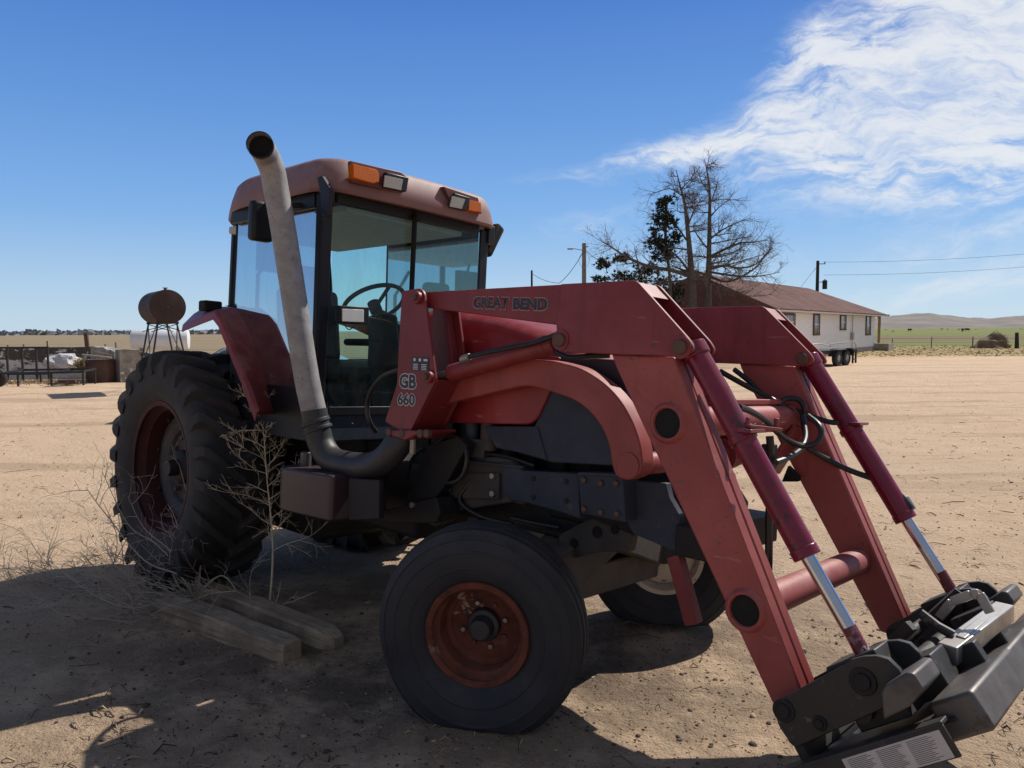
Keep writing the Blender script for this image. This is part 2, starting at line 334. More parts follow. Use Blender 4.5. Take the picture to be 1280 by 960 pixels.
# ------------------------------------------------------------------ ground: one sheet to the horizon
def gz(x, y):
    r = math.hypot(x, y)
    h = 0.0
    if r < 90:
        f = 1 - max(0, (r - 50) / 40)
        h += .035 * noise.noise((x * .35, y * .35, 1.7)) * f * min(1, r / 4) + .018 * noise.noise((x * 1.3, y * 1.3, 5.1)) * f + .008 * noise.noise((x * 4.1, y * 4.1, 9.1)) * f
        # wheel ruts crossing the yard on the right
        if y > 8:
            for c in (16.5, 18.2, 24.0, 26.0):
                d = (y - .10 * x - c) + .5 * noise.noise((x * .12, c, 0))
                h -= .045 * math.exp(-(d / .35) ** 2) - .02 * math.exp(-((abs(d) - .55) / .2) ** 2)
    for mx, my, mh in ((-.13, 3.215, .066), (.865, 4.33, .03)): h += mh * math.exp(-(((x - mx) ** 2 + (y - my) ** 2) / .45 ** 2) ** 2)
    h += max(0, (r - 150)) * .0012 * (1 if x > 0 else -.15) * (1 if y > 0 else 0) if r < 2500 else 2350 * .0012 * (1 if x > 0 else -.15) * (1 if y > 0 else 0)
    return h
fv = []; ff = []
ring_r = [0.6]
while ring_r[-1] < 9000:
    r = ring_r[-1]; ring_r.append(r * (1.022 if r < 12 else 1.035 if r < 90 else 1.10))
angs = []
a = -180.0
while a < 180: angs.append(a); a += .6 if -42 < a < 42 else 4.0
na = len(angs)
for r in ring_r:
    for a in angs:
        x, y = r * math.sin(rad(a)), r * math.cos(rad(a)); fv.append((x, y, gz(x, y)))
fv.append((0, 0, 0)); ci = len(fv) - 1
for i in range(len(ring_r) - 1):
    for k in range(na):
        k2 = (k + 1) % na; ff.append((i * na + k, (i + 1) * na + k, (i + 1) * na + k2, i * na + k2))
for k in range(na): ff.append((ci, k, (k + 1) % na))
gm, nt, b = new_mat('sandy_yard_and_fields')
geo = N(nt, 'ShaderNodeNewGeometry'); pos = geo.outputs['Position']; sxyz = N(nt, 'ShaderNodeSeparateXYZ'); link(nt, pos, sxyz.inputs[0]); px_, py_ = sxyz.outputs[0], sxyz.outputs[1]
n_big = nz(nt, pos, .25, 5, .6); n_mid = nz(nt, pos, 2.2, 6, .65); n_fin = nz(nt, pos, 22, 6, .7); n_vf = nz(nt, pos, 110, 4, .7)
sand = mixc(nt, ramp(nt, n_mid, .3, .7), (.74, .54, .37), (.63, .455, .305))
sand = mixc(nt, ramp(nt, n_big, .35, .7), sand, (.68, .50, .345))
sand = mixc(nt, mth(nt, 'MULTIPLY', ramp(nt, n_fin, .58, .74), .5), sand, (.30, .21, .14))
sand = mixc(nt, mth(nt, 'MULTIPLY', ramp(nt, n_vf, .58, .70), .5), sand, (.20, .14, .09))
strk = nz(nt, scaled(nt, N(nt, 'ShaderNodeVectorRotate').outputs[0] if False else pos, (.10, .95, 1)), 1.0, 5, .65)
sand = mixc(nt, mth(nt, 'MULTIPLY', mth(nt, 'MULTIPLY', ramp(nt, strk, .50, .64), ramp(nt, py_, 5, 10)), .55), sand, (.40, .28, .185))
# trampled organic earth under and before the machine, darkened further to deepen its shadow
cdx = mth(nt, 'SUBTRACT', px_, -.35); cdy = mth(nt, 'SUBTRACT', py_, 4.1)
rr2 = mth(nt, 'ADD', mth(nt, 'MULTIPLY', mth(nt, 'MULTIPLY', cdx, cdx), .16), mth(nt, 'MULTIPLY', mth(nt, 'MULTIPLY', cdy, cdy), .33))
soil_shade = mth(nt, 'MULTIPLY', mth(nt, 'EXPONENT', mth(nt, 'MULTIPLY', rr2, -1)), ramp(nt, nz(nt, pos, 1.6, 5, .7), .3, .6))
sand = mixc(nt, mth(nt, 'MULTIPLY', soil_shade, .88), sand, (.07, .052, .043))
stripes = nz(nt, scaled(nt, pos, (.02, .55, 1)), 1.0, 4, .6)
dry = mixc(nt, ramp(nt, nz(nt, scaled(nt, pos, (.5, .2, 1)), 1.0, 6, .7), .3, .7), (.33, .25, .115), (.42, .31, .16))
tan = mixc(nt, ramp(nt, stripes, .4, .62), (.33, .25, .16), (.20, .165, .105))
green = mixc(nt, ramp(nt, nz(nt, scaled(nt, pos, (.02, .12, 1)), 1.0, 6, .7), .35, .65), (.155, .19, .055), (.22, .22, .085))
brown = (.20, .15, .095)
edge = mth(nt, 'ADD', py_, mth(nt, 'MULTIPLY', mth(nt, 'SUBTRACT', nz(nt, pos, .12, 5, .7), .5), 14))
rgt = ramp(nt, mth(nt, 'SUBTRACT', px_, mth(nt, 'MULTIPLY', py_, .30)), -6, 4)
f_dry = mth(nt, 'MULTIPLY', ramp(nt, edge, 43, 50), rgt)
f_green = mth(nt, 'MULTIPLY', ramp(nt, edge, 70, 77), rgt)
f_tan = mth(nt, 'MULTIPLY', ramp(nt, edge, 30, 36), mth(nt, 'SUBTRACT', 1, rgt))
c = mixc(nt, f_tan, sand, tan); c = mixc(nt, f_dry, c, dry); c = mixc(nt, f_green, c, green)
bb = mth(nt, 'MULTIPLY', mth(nt, 'MULTIPLY', ramp(nt, edge, 92, 105), ramp(nt, edge, 190, 150)), rgt); c = mixc(nt, mth(nt, 'MULTIPLY', bb, .85), c, brown)
far_haze = ramp(nt, py_, 250, 3000); c = mixc(nt, mth(nt, 'MULTIPLY', far_haze, .55), c, (.27, .28, .29))  # distance haze mixed into the far ground colour
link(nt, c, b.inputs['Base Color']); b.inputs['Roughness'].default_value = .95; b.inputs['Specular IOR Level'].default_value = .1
hgt = mth(nt, 'ADD', mth(nt, 'ADD', mth(nt, 'MULTIPLY', n_fin, .6), mth(nt, 'MULTIPLY', n_mid, 1.0)), mth(nt, 'MULTIPLY', n_vf, .22))
bump(nt, b, hgt, 1.0, .065)
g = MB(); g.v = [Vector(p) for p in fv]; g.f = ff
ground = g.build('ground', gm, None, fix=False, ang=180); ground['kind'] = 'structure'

# hills beyond the field on the right
def hills():
    pts = [(1060, 405), (1090, 398), (1120, 394), (1160, 391), (1200, 396), (1235, 398), (1280, 394), (1330, 392), (1400, 397), (1500, 400), (1650, 406)]
    mb = MB(); prof = []
    for i in range(len(pts) - 1):
        for j in range(8):
            t = j / 8; prof.append((pts[i][0] * (1 - t) + pts[i + 1][0] * t, pts[i][1] * (1 - t) + pts[i + 1][1] * t))
    D = 1900; rows = []
    for k, (dd, fr) in enumerate(((1500, 0), (1600, .3), (1720, .62), (1820, .88), (1900, 1.0), (2050, .8), (2300, 0))):
        row = []
        for u, v in prof:
            p = at_depth(u, v, D); base = 1.5
            row.append(Vector((p.x * dd / D, dd, base + (p.z - base + 3.5 * noise.noise((u * .06, dd * .01, 0)) + 1.2 * noise.noise((u * .2, dd * .03, 0))) * fr)))
        rows.append(row)
    n = len(prof)
    mb.add([p for r in rows for p in r], [(i * n + k, i * n + k + 1, (i + 1) * n + k + 1, (i + 1) * n + k) for i in range(len(rows) - 1) for k in range(n - 1)])
    m, nt, b = new_mat('hazy_hills'); p = N(nt, 'ShaderNodeNewGeometry').outputs['Position']
    link(nt, mixc(nt, ramp(nt, nz(nt, p, .012, 7, .7), .35, .65), (.16, .145, .135), (.25, .215, .18)), b.inputs['Base Color']); b.inputs['Roughness'].default_value = 1
    o = mb.build('hills', m, None, ang=180); o['kind'] = 'structure'
hills()

# ------------------------------------------------------------------ THE TRACTOR
trac = bpy.data.objects.new('loader_tractor', None); col.objects.link(trac); trac.matrix_world = TM
tag(trac, 'faded red farm tractor with front loader, cab and tall grey exhaust, standing on flat tyres', 'tractor')
T = trac
def part(mb, name, mat, parent=T, bevel=.004, **k): return mb.build(name, mat, parent, bevel, **k)
def sides(): return (-1, 1)

# ---- front wheels (steered), built in world space then moved into the chassis frame
def tyre_flat(vs, c, axis, zf, squash_h=.22, bulge=.05):
    out = []
    for p in vs:
        q = p.copy(); d = q.z - zf
        if d < squash_h:
            t = max(0, (squash_h - d) / squash_h); s = (q - c).dot(axis); q += axis * (bulge * t * (1 if s > 0 else -1) * min(1, abs(s) / .09))
        if q.z < zf: q.z = zf + .004 * noise.noise(q * 9)
        out.append(q)
    return out
def front_wheel(cw, axis, rimmat, name='front_wheel'):
    axis = Vector(axis).normalized(); c = Vector(cw); R = .452; wd = .125
    prof = [(.215, .085), (.235, .098), (.27, .118), (.285, .122), (.288, .126), (.292, .126), (.295, .123), (.32, .128), (.352, .127), (.355, .130), (.362, .130), (.365, .126), (.395, .116), (.405, .112), (.408, .115), (.414, .108), (.425, .095)]
    tread = [(.440, .085), (.440, .066), (.428, .062), (.428, .054), (.447, .050), (.448, .022), (.436, .018), (.436, .010), (.450, .006)]
    half = prof + tread; full = half + [(r, -h) for r, h in half[::-1]]
    mb = MB(); mb.lathe(full, c, axis, 96)
    mb.v = tyre_flat(mb.v, c, axis, .065)
    mb.v = [TMi @ p for p in mb.v]
    root = part(mb, name, M['rubber2'], bevel=0, ang=30)
    r = MB()   # rim: outer flange, drop centre, dish
    r.lathe([(.198, .102), (.222, .108), (.226, .098), (.212, .088), (.200, .084), (.190, .060), (.178, .050), (.172, .02), (.172, -.03), (.190, -.05), (.2, -.084), (.212, -.088), (.226, -.098), (.222, -.108), (.2, -.102), (.186, -.05)], c, axis, 64)
    r.lathe([(.174, -.010), (.166, -.022), (.152, -.026), (.146, -.034), (.128, -.036), (.105, -.032), (.080, -.034), (.06, -.034), (.06, -.045), (.10, -.05), (.165, -.05), (.174, -.045)], c, axis, 64)
    r.v = [TMi @ p for p in r.v]; part(r, 'rim', rimmat, root, 0, ang=28)
    h = MB(); h.lathe([(.0, .062), (.036, .062), (.044, .056), (.048, .03), (.052, .005), (.068, .0), (.072, -.008), (.072, -.034), (.05, -.08), (0, -.08)], c, axis, 40)
    h.v = [TMi @ p for p in h.v]; part(h, 'hub', M['elbow'], root, 0)
    a = axis.orthogonal().normalized(); bb_ = axis.cross(a)
    for k in range(8):
        q = c + (a * math.cos(k * math.pi / 4 + .3) + bb_ * math.sin(k * math.pi / 4 + .3)) * .098
        m = MB().cyl(q - axis * .036, q + axis * (-.012 if k % 2 else -.022), .011, n=6); m.v = [TMi @ p for p in m.v]
        part(m, 'wheel_bolt', M['bolt'] if k % 2 else M['rustybolt'], root, .001)
    return root
hd = rad(-13.5); wdir = Vector((math.cos(hd), math.sin(hd), 0)); nrm = Vector((wdir.y, -wdir.x, 0))    # outward on the near side
FW_N = Vector((-.13, 3.215, .435)); FW_F = Vector((.865, 4.33, .435))
fw_n = front_wheel(FW_N, nrm, M['rustrim']); fw_n['label'] = 'nearer front wheel with rusty red rim'
fw_f = front_wheel(FW_F, -nrm, M['cream']); fw_f['label'] = 'farther front wheel with cream rim'
# ---- rear wheels
def rear_wheel(yc, s, zf):
    c = Vector((.03, yc, .80)); ax = Vector((0, s, 0))
    half = [(.425, .185), (.45, .205), (.50, .228), (.58, .243), (.66, .240), (.69, .226), (.712, .205), (.722, .17), (.728, .10), (.730, 0)]
    full = half + [(r, -h) for r, h in half[-2::-1]]
    mb = MB(); mb.lathe(full, c, ax, 120)
    nl = 22
    for k in range(nl):
        for sd in (1, -1):
            a0 = 2 * math.pi * (k + (.5 if sd < 0 else 0)) / nl
            # curved lug from the centre line to the shoulder, swept back, running down the side wall
            st = [(.0, .00, .728, .786), (.06, .055, .726, .786), (.12, .12, .722, .784), (.175, .19, .714, .780), (.218, .238, .70, .771), (.240, .258, .675, .75), (.252, .268, .64, .69)]
            vs = []; n = len(st)
            for h, da, r0, r1 in st:
                wdt = .026 if h < .2 else .030
                for rr, ww in ((r0 - .02, wdt * 1.35), (r1, wdt)):
                    for e in (-1, 1):
                        an = a0 - s * sd * 0 + da * 1.0 + e * ww / rr
                        vs.append(c + Vector((math.cos(an) * rr, 0, math.sin(an) * rr)) + ax * (sd * h + (0.004 if rr == r1 else 0) * sd))
            fs = []
            for i in range(n - 1):
                o, q = i * 4, (i + 1) * 4
                fs += [(o + 2, o + 3, q + 3, q + 2), (o, o + 2, q + 2, q), (o + 1, q + 1, q + 3, o + 3)]
            fs += [(0, 1, 3, 2), ((n - 1) * 4, (n - 1) * 4 + 2, (n - 1) * 4 + 3, (n - 1) * 4 + 1)]
            mb.add(vs, fs)
    mb.v = tyre_flat(mb.v, c, Vector((0, 1, 0)), zf, .28, .05)
    root = part(mb, 'rear_wheel', M['rubber'], bevel=0, ang=32)
    r = MB(); r.lathe([(.415, .200), (.447, .208), (.452, .196), (.432, .186), (.420, .178), (.405, .15), (.385, .13), (.375, .06), (.375, -.06), (.405, -.15), (.43, -.186), (.45, -.2), (.43, -.2), (.39, -.14), (.365, -.06), (.365, .06), (.378, .125)], c, ax, 72)
    part(r, 'rim', M['maroonrim'], root, 0, ang=28)
    d = MB(); d.lathe([(.372, .03), (.345, .055), (.30, .06), (.25, .035), (.235, .012), (.16, .01), (.13, .02), (.06, .02), (.06, -.01), (.37, -.01)], c, ax, 60)
    part(d, 'wheel_disc', M['greydisc'], root, 0, ang=28)
    h = MB(); h.lathe([(0, .15), (.05, .15), (.055, .14), (.055, .085), (.075, .08), (.10, .07), (.115, .055), (.115, .0), (.06, -.3), (0, -.3)], c, ax, 40)
    part(h, 'hub', M['dark2'], root, 0)
    for k in range(8):
        an = k * math.pi / 4 + .2; q = c + Vector((math.cos(an), 0, math.sin(an))) * .195
        part(MB().cyl(q + ax * .005, q + ax * .045, .016, n=6), 'wheel_bolt', M['rustybolt'], root, .001)
    for k in range(8):
        an = k * math.pi / 4 + .55; q = c + Vector((math.cos(an), 0, math.sin(an))) * .36
        part(MB().box(q + ax * .05, (.05, .05, .03), Matrix.Rotation(-an, 3, 'Y')), 'rim_clamp', M['dark2'], root, .006)
    return root
rw = rear_wheel(-.655, -1, -.0); rw['label'] = 'nearer rear wheel with maroon rim'
rear_wheel(.80, 1, .10)
part(MB().cyl((-.03, -.62, .8), (-.03, .62, .8), .11, n=24).cyl((-.03, -.40, .8), (-.03, .40, .8), .19, n=24), 'rear_axle', M['dark2'])

# ---- drive train and frame
eng = MB(); eng.box((.55, 0, .86), (1.7, .44, .50)); eng.box((1.6, 0, .80), (.7, .5, .42)); part(eng, 'transmission_housing', M['dark2'], bevel=.03)
eng = MB(); eng.box((2.45, 0, 1.12), (1.25, .40, .50)); eng.box((2.45, 0, .86), (1.2, .46, .16))
for k in range(6): eng.box((1.95 + k * .19, -.215, 1.20), (.11, .05, .24))
eng.cyl((2.1, -.24, 1.0), (2.1, -.24, 1.18), .05); eng.cyl((2.62, -.26, 1.06), (2.62, -.26, 1.24), .045)
part(eng, 'engine_block', M['dark2'], bevel=.01)
RY = -.36
pan = [(622, 571), (640, 575), (652, 583), (722, 588), (723, 655), (700, 650), (688, 634), (660, 622), (640, 628), (625, 620)]
for sgn in (-1, 1):
    def yy(y): return y if sgn < 0 else -y
    r = MB(); r.prism(SP([(548, 572), (622, 571), (640, 575), (655, 586), (655, 632), (640, 628), (600, 634), (560, 640), (525, 645), (525, 632), (570, 622), (548, 622)], RY), yy(RY), yy(RY + .08)); part(r, 'frame_rail', M['cast'], bevel=.008)
    r = MB(); r.prism(SP([(628, 578), (640, 578), (654, 588), (724, 592), (724, 648), (700, 640), (655, 628), (640, 626), (628, 616)], RY - .01), yy(RY - .012), yy(RY + .07)); fr_ = part(r, 'side_frame_plate', M['dark'], bevel=.006)
    r = MB(); r.prism(SP([(722, 590), (778, 592), (781, 653), (726, 642)], RY - .03), yy(RY - .03), yy(RY + .09)); part(r, 'front_frame_block', M['dark'], bevel=.006)
    r = MB(); r.prism(SP([(563, 592), (623, 592), (623, 624), (560, 622)], RY - .02), yy(RY - .02), yy(RY)); p_ = part(r, 'loader_bracket_plate', M['cast'], bevel=.003)
    for q in ((562, 590), (562, 611), (617, 595), (617, 617)):
        x, z = S(*q, RY - .02); b_ = MB().cyl((x, yy(RY - .019), z), (x, yy(RY - .036), z), .016, n=6); part(b_, 'bolt', M['bolt'], p_, .002)
    for q in ((667, 598), (667, 622), (708, 602), (708, 626)):
        x, z = S(*q, RY - .012); part(MB().cyl((x, yy(RY - .011), z), (x, yy(RY - .018), z), .012, n=12), 'bolt', M['dark2'], fr_, .002)
    r = MB(); r.prism(SP([(552, 556), (590, 545), (602, 556), (578, 600), (560, 624), (540, 640), (520, 640)], RY + .0), yy(RY - .10), yy(RY - .04)); part(r, 'loader_subframe_strut', M['dark2'], bevel=.005)
    r = MB(); r.prism(SP([(510, 632), (560, 620), (566, 640), (560, 652), (500, 652), (480, 640)], RY - .06), yy(RY - .14), yy(RY - .02)); p2 = part(r, 'subframe_foot', M['dark2'], bevel=.006)
    for q in ((476, 636), (517, 631)):
        x, z = S(*q, RY - .14); part(MB().cyl((x, yy(RY - .139), z), (x, yy(RY - .158), z), .016, n=6), 'bolt', M['bolt'], p2, .002)
# front bolster: dark sloping bracket, weight box
for sgn in (-1, 1):
    y0, y1 = (-.30, -.26) if sgn < 0 else (.26, .30)
    r = MB(); r.prism(SP([(783, 600), (832, 604), (836, 622), (850, 646), (845, 690), (792, 668), (784, 655)], -.30), y0, y1); part(r, 'front_bolster_plate', M['dark'], bevel=.005)
r = MB(); x0, z0 = S(846, 655, -.30); x1, z1 = S(889, 650, -.30); _, zb = S(846, 694, -.30)
r.box(((x0 + x1) / 2, 0, (z0 + zb) / 2), (x1 - x0, .62, z0 - zb)); part(r, 'front_weight_box', M['dark2'], bevel=.006)
r = MB(); r.box((3.15, 0, .98), (.55, .5, .22)); part(r, 'front_bolster', M['dark2'], bevel=.02)
# axle beam from hub to hub (level in the world)
cN, cF = TMi @ FW_N, TMi @ FW_F; mid = (cN + cF) / 2
ab = MB(); ab.prism([(0, 0)] * 0 or [(mid.x - .09, .46), (mid.x + .09, .46), (mid.x + .10, .62), (mid.x - .10, .62)], cN.y + .22, cF.y - .22)
ab.bar(cN + Vector((0, .13, .02)), cN + Vector((0, .42, .14)), .15, .16); ab.bar(cF + Vector((0, -.13, .02)), cF + Vector((0, -.42, .10)), .15, .16)
ab.bar(cN + Vector((.05, .3, .16)), mid + Vector((.1, 0, .32)), .22, .20); ab.bar(cF + Vector((.05, -.3, .10)), mid + Vector((.1, 0, .30)), .22, .20)
part(ab, 'front_axle', M['cast'], bevel=.012)
st = MB(); st.cyl(cN + Vector((-.16, .12, .06)), cF + Vector((-.16, -.12, .02)), .018, n=10); part(st, 'tie_rod', M['dark2'], bevel=0)
# grey axle-support web with slots in front of the axle
wb = MB(); wb.prism(SP([(700, 668), (742, 646), (792, 668), (788, 690), (752, 690), (700, 702)], -.24), -.25, -.20)
wbo = part(wb, 'axle_support', M['cast'], bevel=.006)
for q, rr in (((718, 679), .022), ((747, 665), .026), ((769, 662), .02)):
    x, z = S(*q, -.25); part(MB().cyl((x, -.2515, z), (x, -.256, z), rr, n=16), 'slot_dark', M['flat_black'], wbo, 0)  # black discs painting the dark of the slots onto the web
# red hinged parking stand at the nose
sA = S(846, 694, -.28); gp = W2C(ground_at(869, 779)); sBx, sBz = S(869, 779, -.28)
part(MB().bar((sA[0], -.29, sA[1]), (sBx, -.29, sBz), .055, .055, (0, 1, 0)), 'parking_stand', M['red'], bevel=.004)

# ---- small mechanical clutter along the near side
for pts, r in (([H3(600, 545, -.30), H3(625, 552, -.32), H3(650, 560, -.30), H3(690, 566, -.28)], .012), ([H3(560, 560, -.36), H3(590, 566, -.37), H3(630, 570, -.37), H3(668, 582, -.375)], .008),
               ([H3(590, 600, -.37), H3(575, 625, -.38), H3(600, 645, -.36), H3(640, 655, -.30)], .011), ([H3(508, 600, -.44), H3(515, 575, -.45), H3(528, 562, -.44), H3(540, 575, -.42)], .010), ([H3(700, 660, -.26), H3(672, 655, -.28), H3(640, 648, -.3)], .012)):
    part(MB().tube(smooth_path(pts, 6), r, 8), 'engine_hose', M['hose'], T, 0)
for (u, v), r, L in (((612, 545), .045, .14), ((590, 540), .035, .10)):
    x, z = S(u, v, -.34); part(MB().cyl((x, -.34, z - L / 2), (x, -.34, z + L / 2), r, n=20).cyl((x, -.34, z + L / 2), (x, -.34, z + L / 2 + .02), r * .6, n=14), 'filter_canister', M['cast'] if r > .04 else M['dark'], T, .004)
x, z = S(592, 560, -.37); part(MB().box((x, -.36, z), (.16, .05, .09)), 'injection_pump', M['cast'], T, .008)
for q in ((752, 604), (771, 604), (752, 640), (772, 642), (731, 600), (731, 636)):
    x, z = S(*q, -.39); part(MB().cyl((x, -.389, z), (x, -.402, z), .013, n=6), 'frame_bolt', M['rustybolt'], T, .002)
x, z = S(785, 611, -.32); part(MB().cyl((x, -.30, z), (x, -.335, z), .022, n=6), 'frame_bolt', M['bolt'], T, .003)
a_, b_ = S(724, 592, -.392), S(778, 594, -.392); part(MB().bar((a_[0], -.395, a_[1]), (b_[0], -.395, b_[1]), .012, .014, (0, 1, 0)), 'frame_lip', M['dark'], T, .002)
a_, b_ = S(548, 573, -.37), S(655, 584, -.37); part(MB().bar((a_[0], -.372, a_[1]), (b_[0], -.372, b_[1]), .012, .022, (0, 1, 0)), 'rail_lip', M['dark'], T, .002)
# ---- hood
def hood_section(x, hw, zb, zs, zt, n=5):
    pts = [(-hw, zb), (-hw, zs)]
    for k in range(1, n): t = k / n * math.pi / 2; pts.append((-hw + (.16) * (1 - math.cos(t)), zs + (zt - zs) * math.sin(t)))
    pts.append((0, zt + .015))
    full = pts + [(-y, z) for y, z in pts[-2::-1]]
    return [Vector((x, y, z)) for y, z in full]
def loft(secs):
    mb = MB(); n = len(secs[0]); mb.add([p for s_ in secs for p in s_], [(i * n + k, i * n + k + 1, (i + 1) * n + k + 1, (i + 1) * n + k) for i in range(len(secs) - 1) for k in range(n - 1)] + [list(range(n))[::-1], [(len(secs) - 1) * n + k for k in range(n)]])
    return mb
hd_ = loft([hood_section(2.06, .385, 1.46, 1.76, 1.86), hood_section(2.2, .39, 1.46, 1.76, 1.86), hood_section(2.6, .385, 1.46, 1.72, 1.81), hood_section(3.0, .365, 1.46, 1.62, 1.71), hood_section(3.22, .34, 1.46, 1.52, 1.60)])
hood = part(hd_, 'hood', M['hood'], bevel=.012)
for s_ in (-1, 1):
    y0, y1 = (-.392, -.372) if s_ < 0 else (.372, .392)
    pl = round_poly(SP([(552, 440), (700, 446), (686, 490), (668, 531), (552, 528)], -.392), [0, .02, .03, .06, .01])
    hp = part(MB().prism(pl, y0, y1), 'hood_side_panel', M['hood'], bevel=.006)
    pl = SP([(700, 446), (783, 450), (783, 505), (770, 582), (690, 578), (648, 566), (640, 533), (668, 533), (687, 491)], -.375)
    part(MB().prism(pl, y0 * .96, y1 * .96), 'grille_side_screen', M['dark'], bevel=.006)
    pl = SP([(604, 533), (672, 533), (684, 575), (652, 566), (622, 560)], -.38); part(MB().prism(pl, y0 * .985, y1 * .985), 'engine_side_shield', M['dark'], bevel=.004)
ng = loft([hood_section(3.225, .335, 1.16, 1.52, 1.61), hood_section(3.36, .315, 1.17, 1.47, 1.55), hood_section(3.42, .28, 1.18, 1.43, 1.50)]); part(ng, 'nose_grille', M['black'], bevel=.015)

# ---- exhaust
ex_pts = [(1.60, -.68, 1.21), (1.555, -.725, 1.45), (1.50, -.78, 1.85), (1.445, -.835, 2.25), (1.42, -.87, 2.45), (1.425, -.90, 2.55), (1.45, -.955, 2.615), (*[S(325, 181, -1.05)[0]], -1.05, S(325, 181, -1.05)[1])]
e = MB(); pp = smooth_path(ex_pts, 5); e.tube(pp, .066, 28, caps=False); e.tube([p for p in pp[::-1]], .062, 28, caps=False)
exo = part(e, 'exhaust_pipe', M['exhaust'], bevel=0, ang=50)
dv = (pp[-1] - pp[-2]).normalized(); part(MB().cyl(pp[-1] - dv * .06, pp[-1] - dv * .055, .0615, n=24), 'pipe_mouth_dark', M['flat_black'], exo, 0)  # black disc in the pipe stands in for its dark inside
e = MB(); e.tube([pp[-1] - dv * .012, pp[-1] + dv * .001], .0685, 28, caps=False); part(e, 'pipe_lip', M['flat_black'], exo, 0)
e = MB(); e.tube(smooth_path([(1.585, -.695, 1.29), (1.605, -.68, 1.18), (1.63, -.665, 1.10), (1.70, -.65, 1.035), (1.82, -.64, 1.02), (2.0, -.63, 1.03), (2.12, -.62, 1.08), (2.20, -.59, 1.18), (2.22, -.50, 1.28), (2.22, -.36, 1.32)], 6), .070, 28)
part(e, 'exhaust_elbow', M['elbow'], bevel=0, ang=50)
e = MB(); e.tube([(1.59, -.69, 1.235), (1.596, -.685, 1.215)], .079, 28); e.tube([(1.604, -.68, 1.195), (1.61, -.676, 1.178)], .077, 28); part(e, 'exhaust_clamp', M['elbow'], bevel=.003)

# ---- side tank / step box below the cab
bx_ = MB()
ol = round_poly([(1.36, -.80), (1.90, -.78), (1.90, -.42), (1.36, -.42)], [.14, .03, .02, .05])
n = len(ol); bx_.add([(x, y, .735) for x, y in ol] + [(x, y, .97) for x, y in ol], [list(range(n))[::-1], list(range(n, 2 * n))] + [[i, (i + 1) % n, (i + 1) % n + n, i + n] for i in range(n)])
bx_.v = [v + Vector((0, 0, (v.x - 1.36) * .02)) for v in bx_.v]
part(MB().box((1.45, .62, .66), (1.35, .38, .58)), 'fuel_tank', M['dark2'], bevel=.04); part(MB().box((.55, 0, .56), (.9, .5, .3)), 'belly_shade_block', M['dark2'], bevel=.03)  # unseen far tank and belly box, added to keep sunlight off the ground below
tk = part(bx_, 'side_tank', weathered('tank_maroon_black', (.040, .020, .024), (.016, .018, .027), .45, s=1.4, dust=DUST, dust_amt=.1), bevel=.012)
part(MB().cyl((1.47, -.66, .965), (1.47, -.66, 1.05), .03, n=14), 'filler_cap', M['qagrey'], tk, .004)
part(MB().prism(SP([(440, 598), (478, 600), (478, 648), (440, 650)], -.70), -.72, -.69), 'tank_bracket', M['dark2'], bevel=.004)

# ---- fender (near side arched strip and the far one)
def fender(s_):
    outer = SP([(227, 404), (246, 396), (266, 388), (273, 397), (286, 429), (301, 465), (310, 490), (319, 515)], -.81)
    inner = SP([(255, 384), (285, 383), (305, 384), (313, 392), (327, 417), (342, 462), (349, 490), (354, 516)], -.515)
    yo, yi = -.81, -.515
    n = len(outer); vs = []
    for (xo, zo), (xi, zi) in zip(outer, inner):
        vs += [(xo, yo, zo - .055), (xo, yo + .008, zo - .008), (xo - .004, yo + .03, zo + .008), ((xo + xi) / 2, (yo + yi) / 2, (zo + zi) / 2 + .006), (xi, yi, zi)]
        vs += [(xi - .02, yi, zi - .02), ((xo + xi) / 2 - .02, (yo + yi) / 2, (zo + zi) / 2 - .008), (xo - .02, yo + .03, zo - .02), (xo - .012, yo + .014, zo - .055)]
    vs = [(x, y * -s_, z) for x, y, z in vs]; m = 9
    fs = [[i * m + k, i * m + (k + 1) % m, (i + 1) * m + (k + 1) % m, (i + 1) * m + k] for i in range(n - 1) for k in range(m)] + [list(range(m)), [(n - 1) * m + k for k in range(m)][::-1]]
    f = part(MB().add(vs, fs), 'fender', M['red'], bevel=.003)
    if s_ < 0:
        xq, zq = S(263, 381, -.66); part(MB().box((xq, -.66, zq - .01), (.10, .12, .07)), 'fender_lamp', M['flat_black'], f, .012)
    # black inner wall of the wheel arch beside the cab
    iw = []
    for xi, zi in inner[1:]: iw.append((xi, zi + .005))
    top = [(x + .14, z - .005) for x, z in iw[2:]]
    poly = iw + [(1.15, 1.10), (1.40, 1.20), (1.30, 1.32)] + top[::-1]
    poly = iw + [(1.05, 1.10), (1.38, 1.10), (1.36, 1.30), (1.16, 1.38), (1.0, 1.60), (.84, 1.80), (.66, 1.87)]
    part(MB().prism(poly, -s_ * (-.512), -s_ * (-.54)), 'inner_arch', M['black'], bevel=.004)
    return f
fender(-1); fender(1)

# ---- cab
ZF, ZT = 1.10, 2.47
HWf = .625
def pane(pts, name='cab_window'):
    return MB().add(pts, [list(range(len(pts)))]).build(name, M['glass'], T, 0, fix=False)
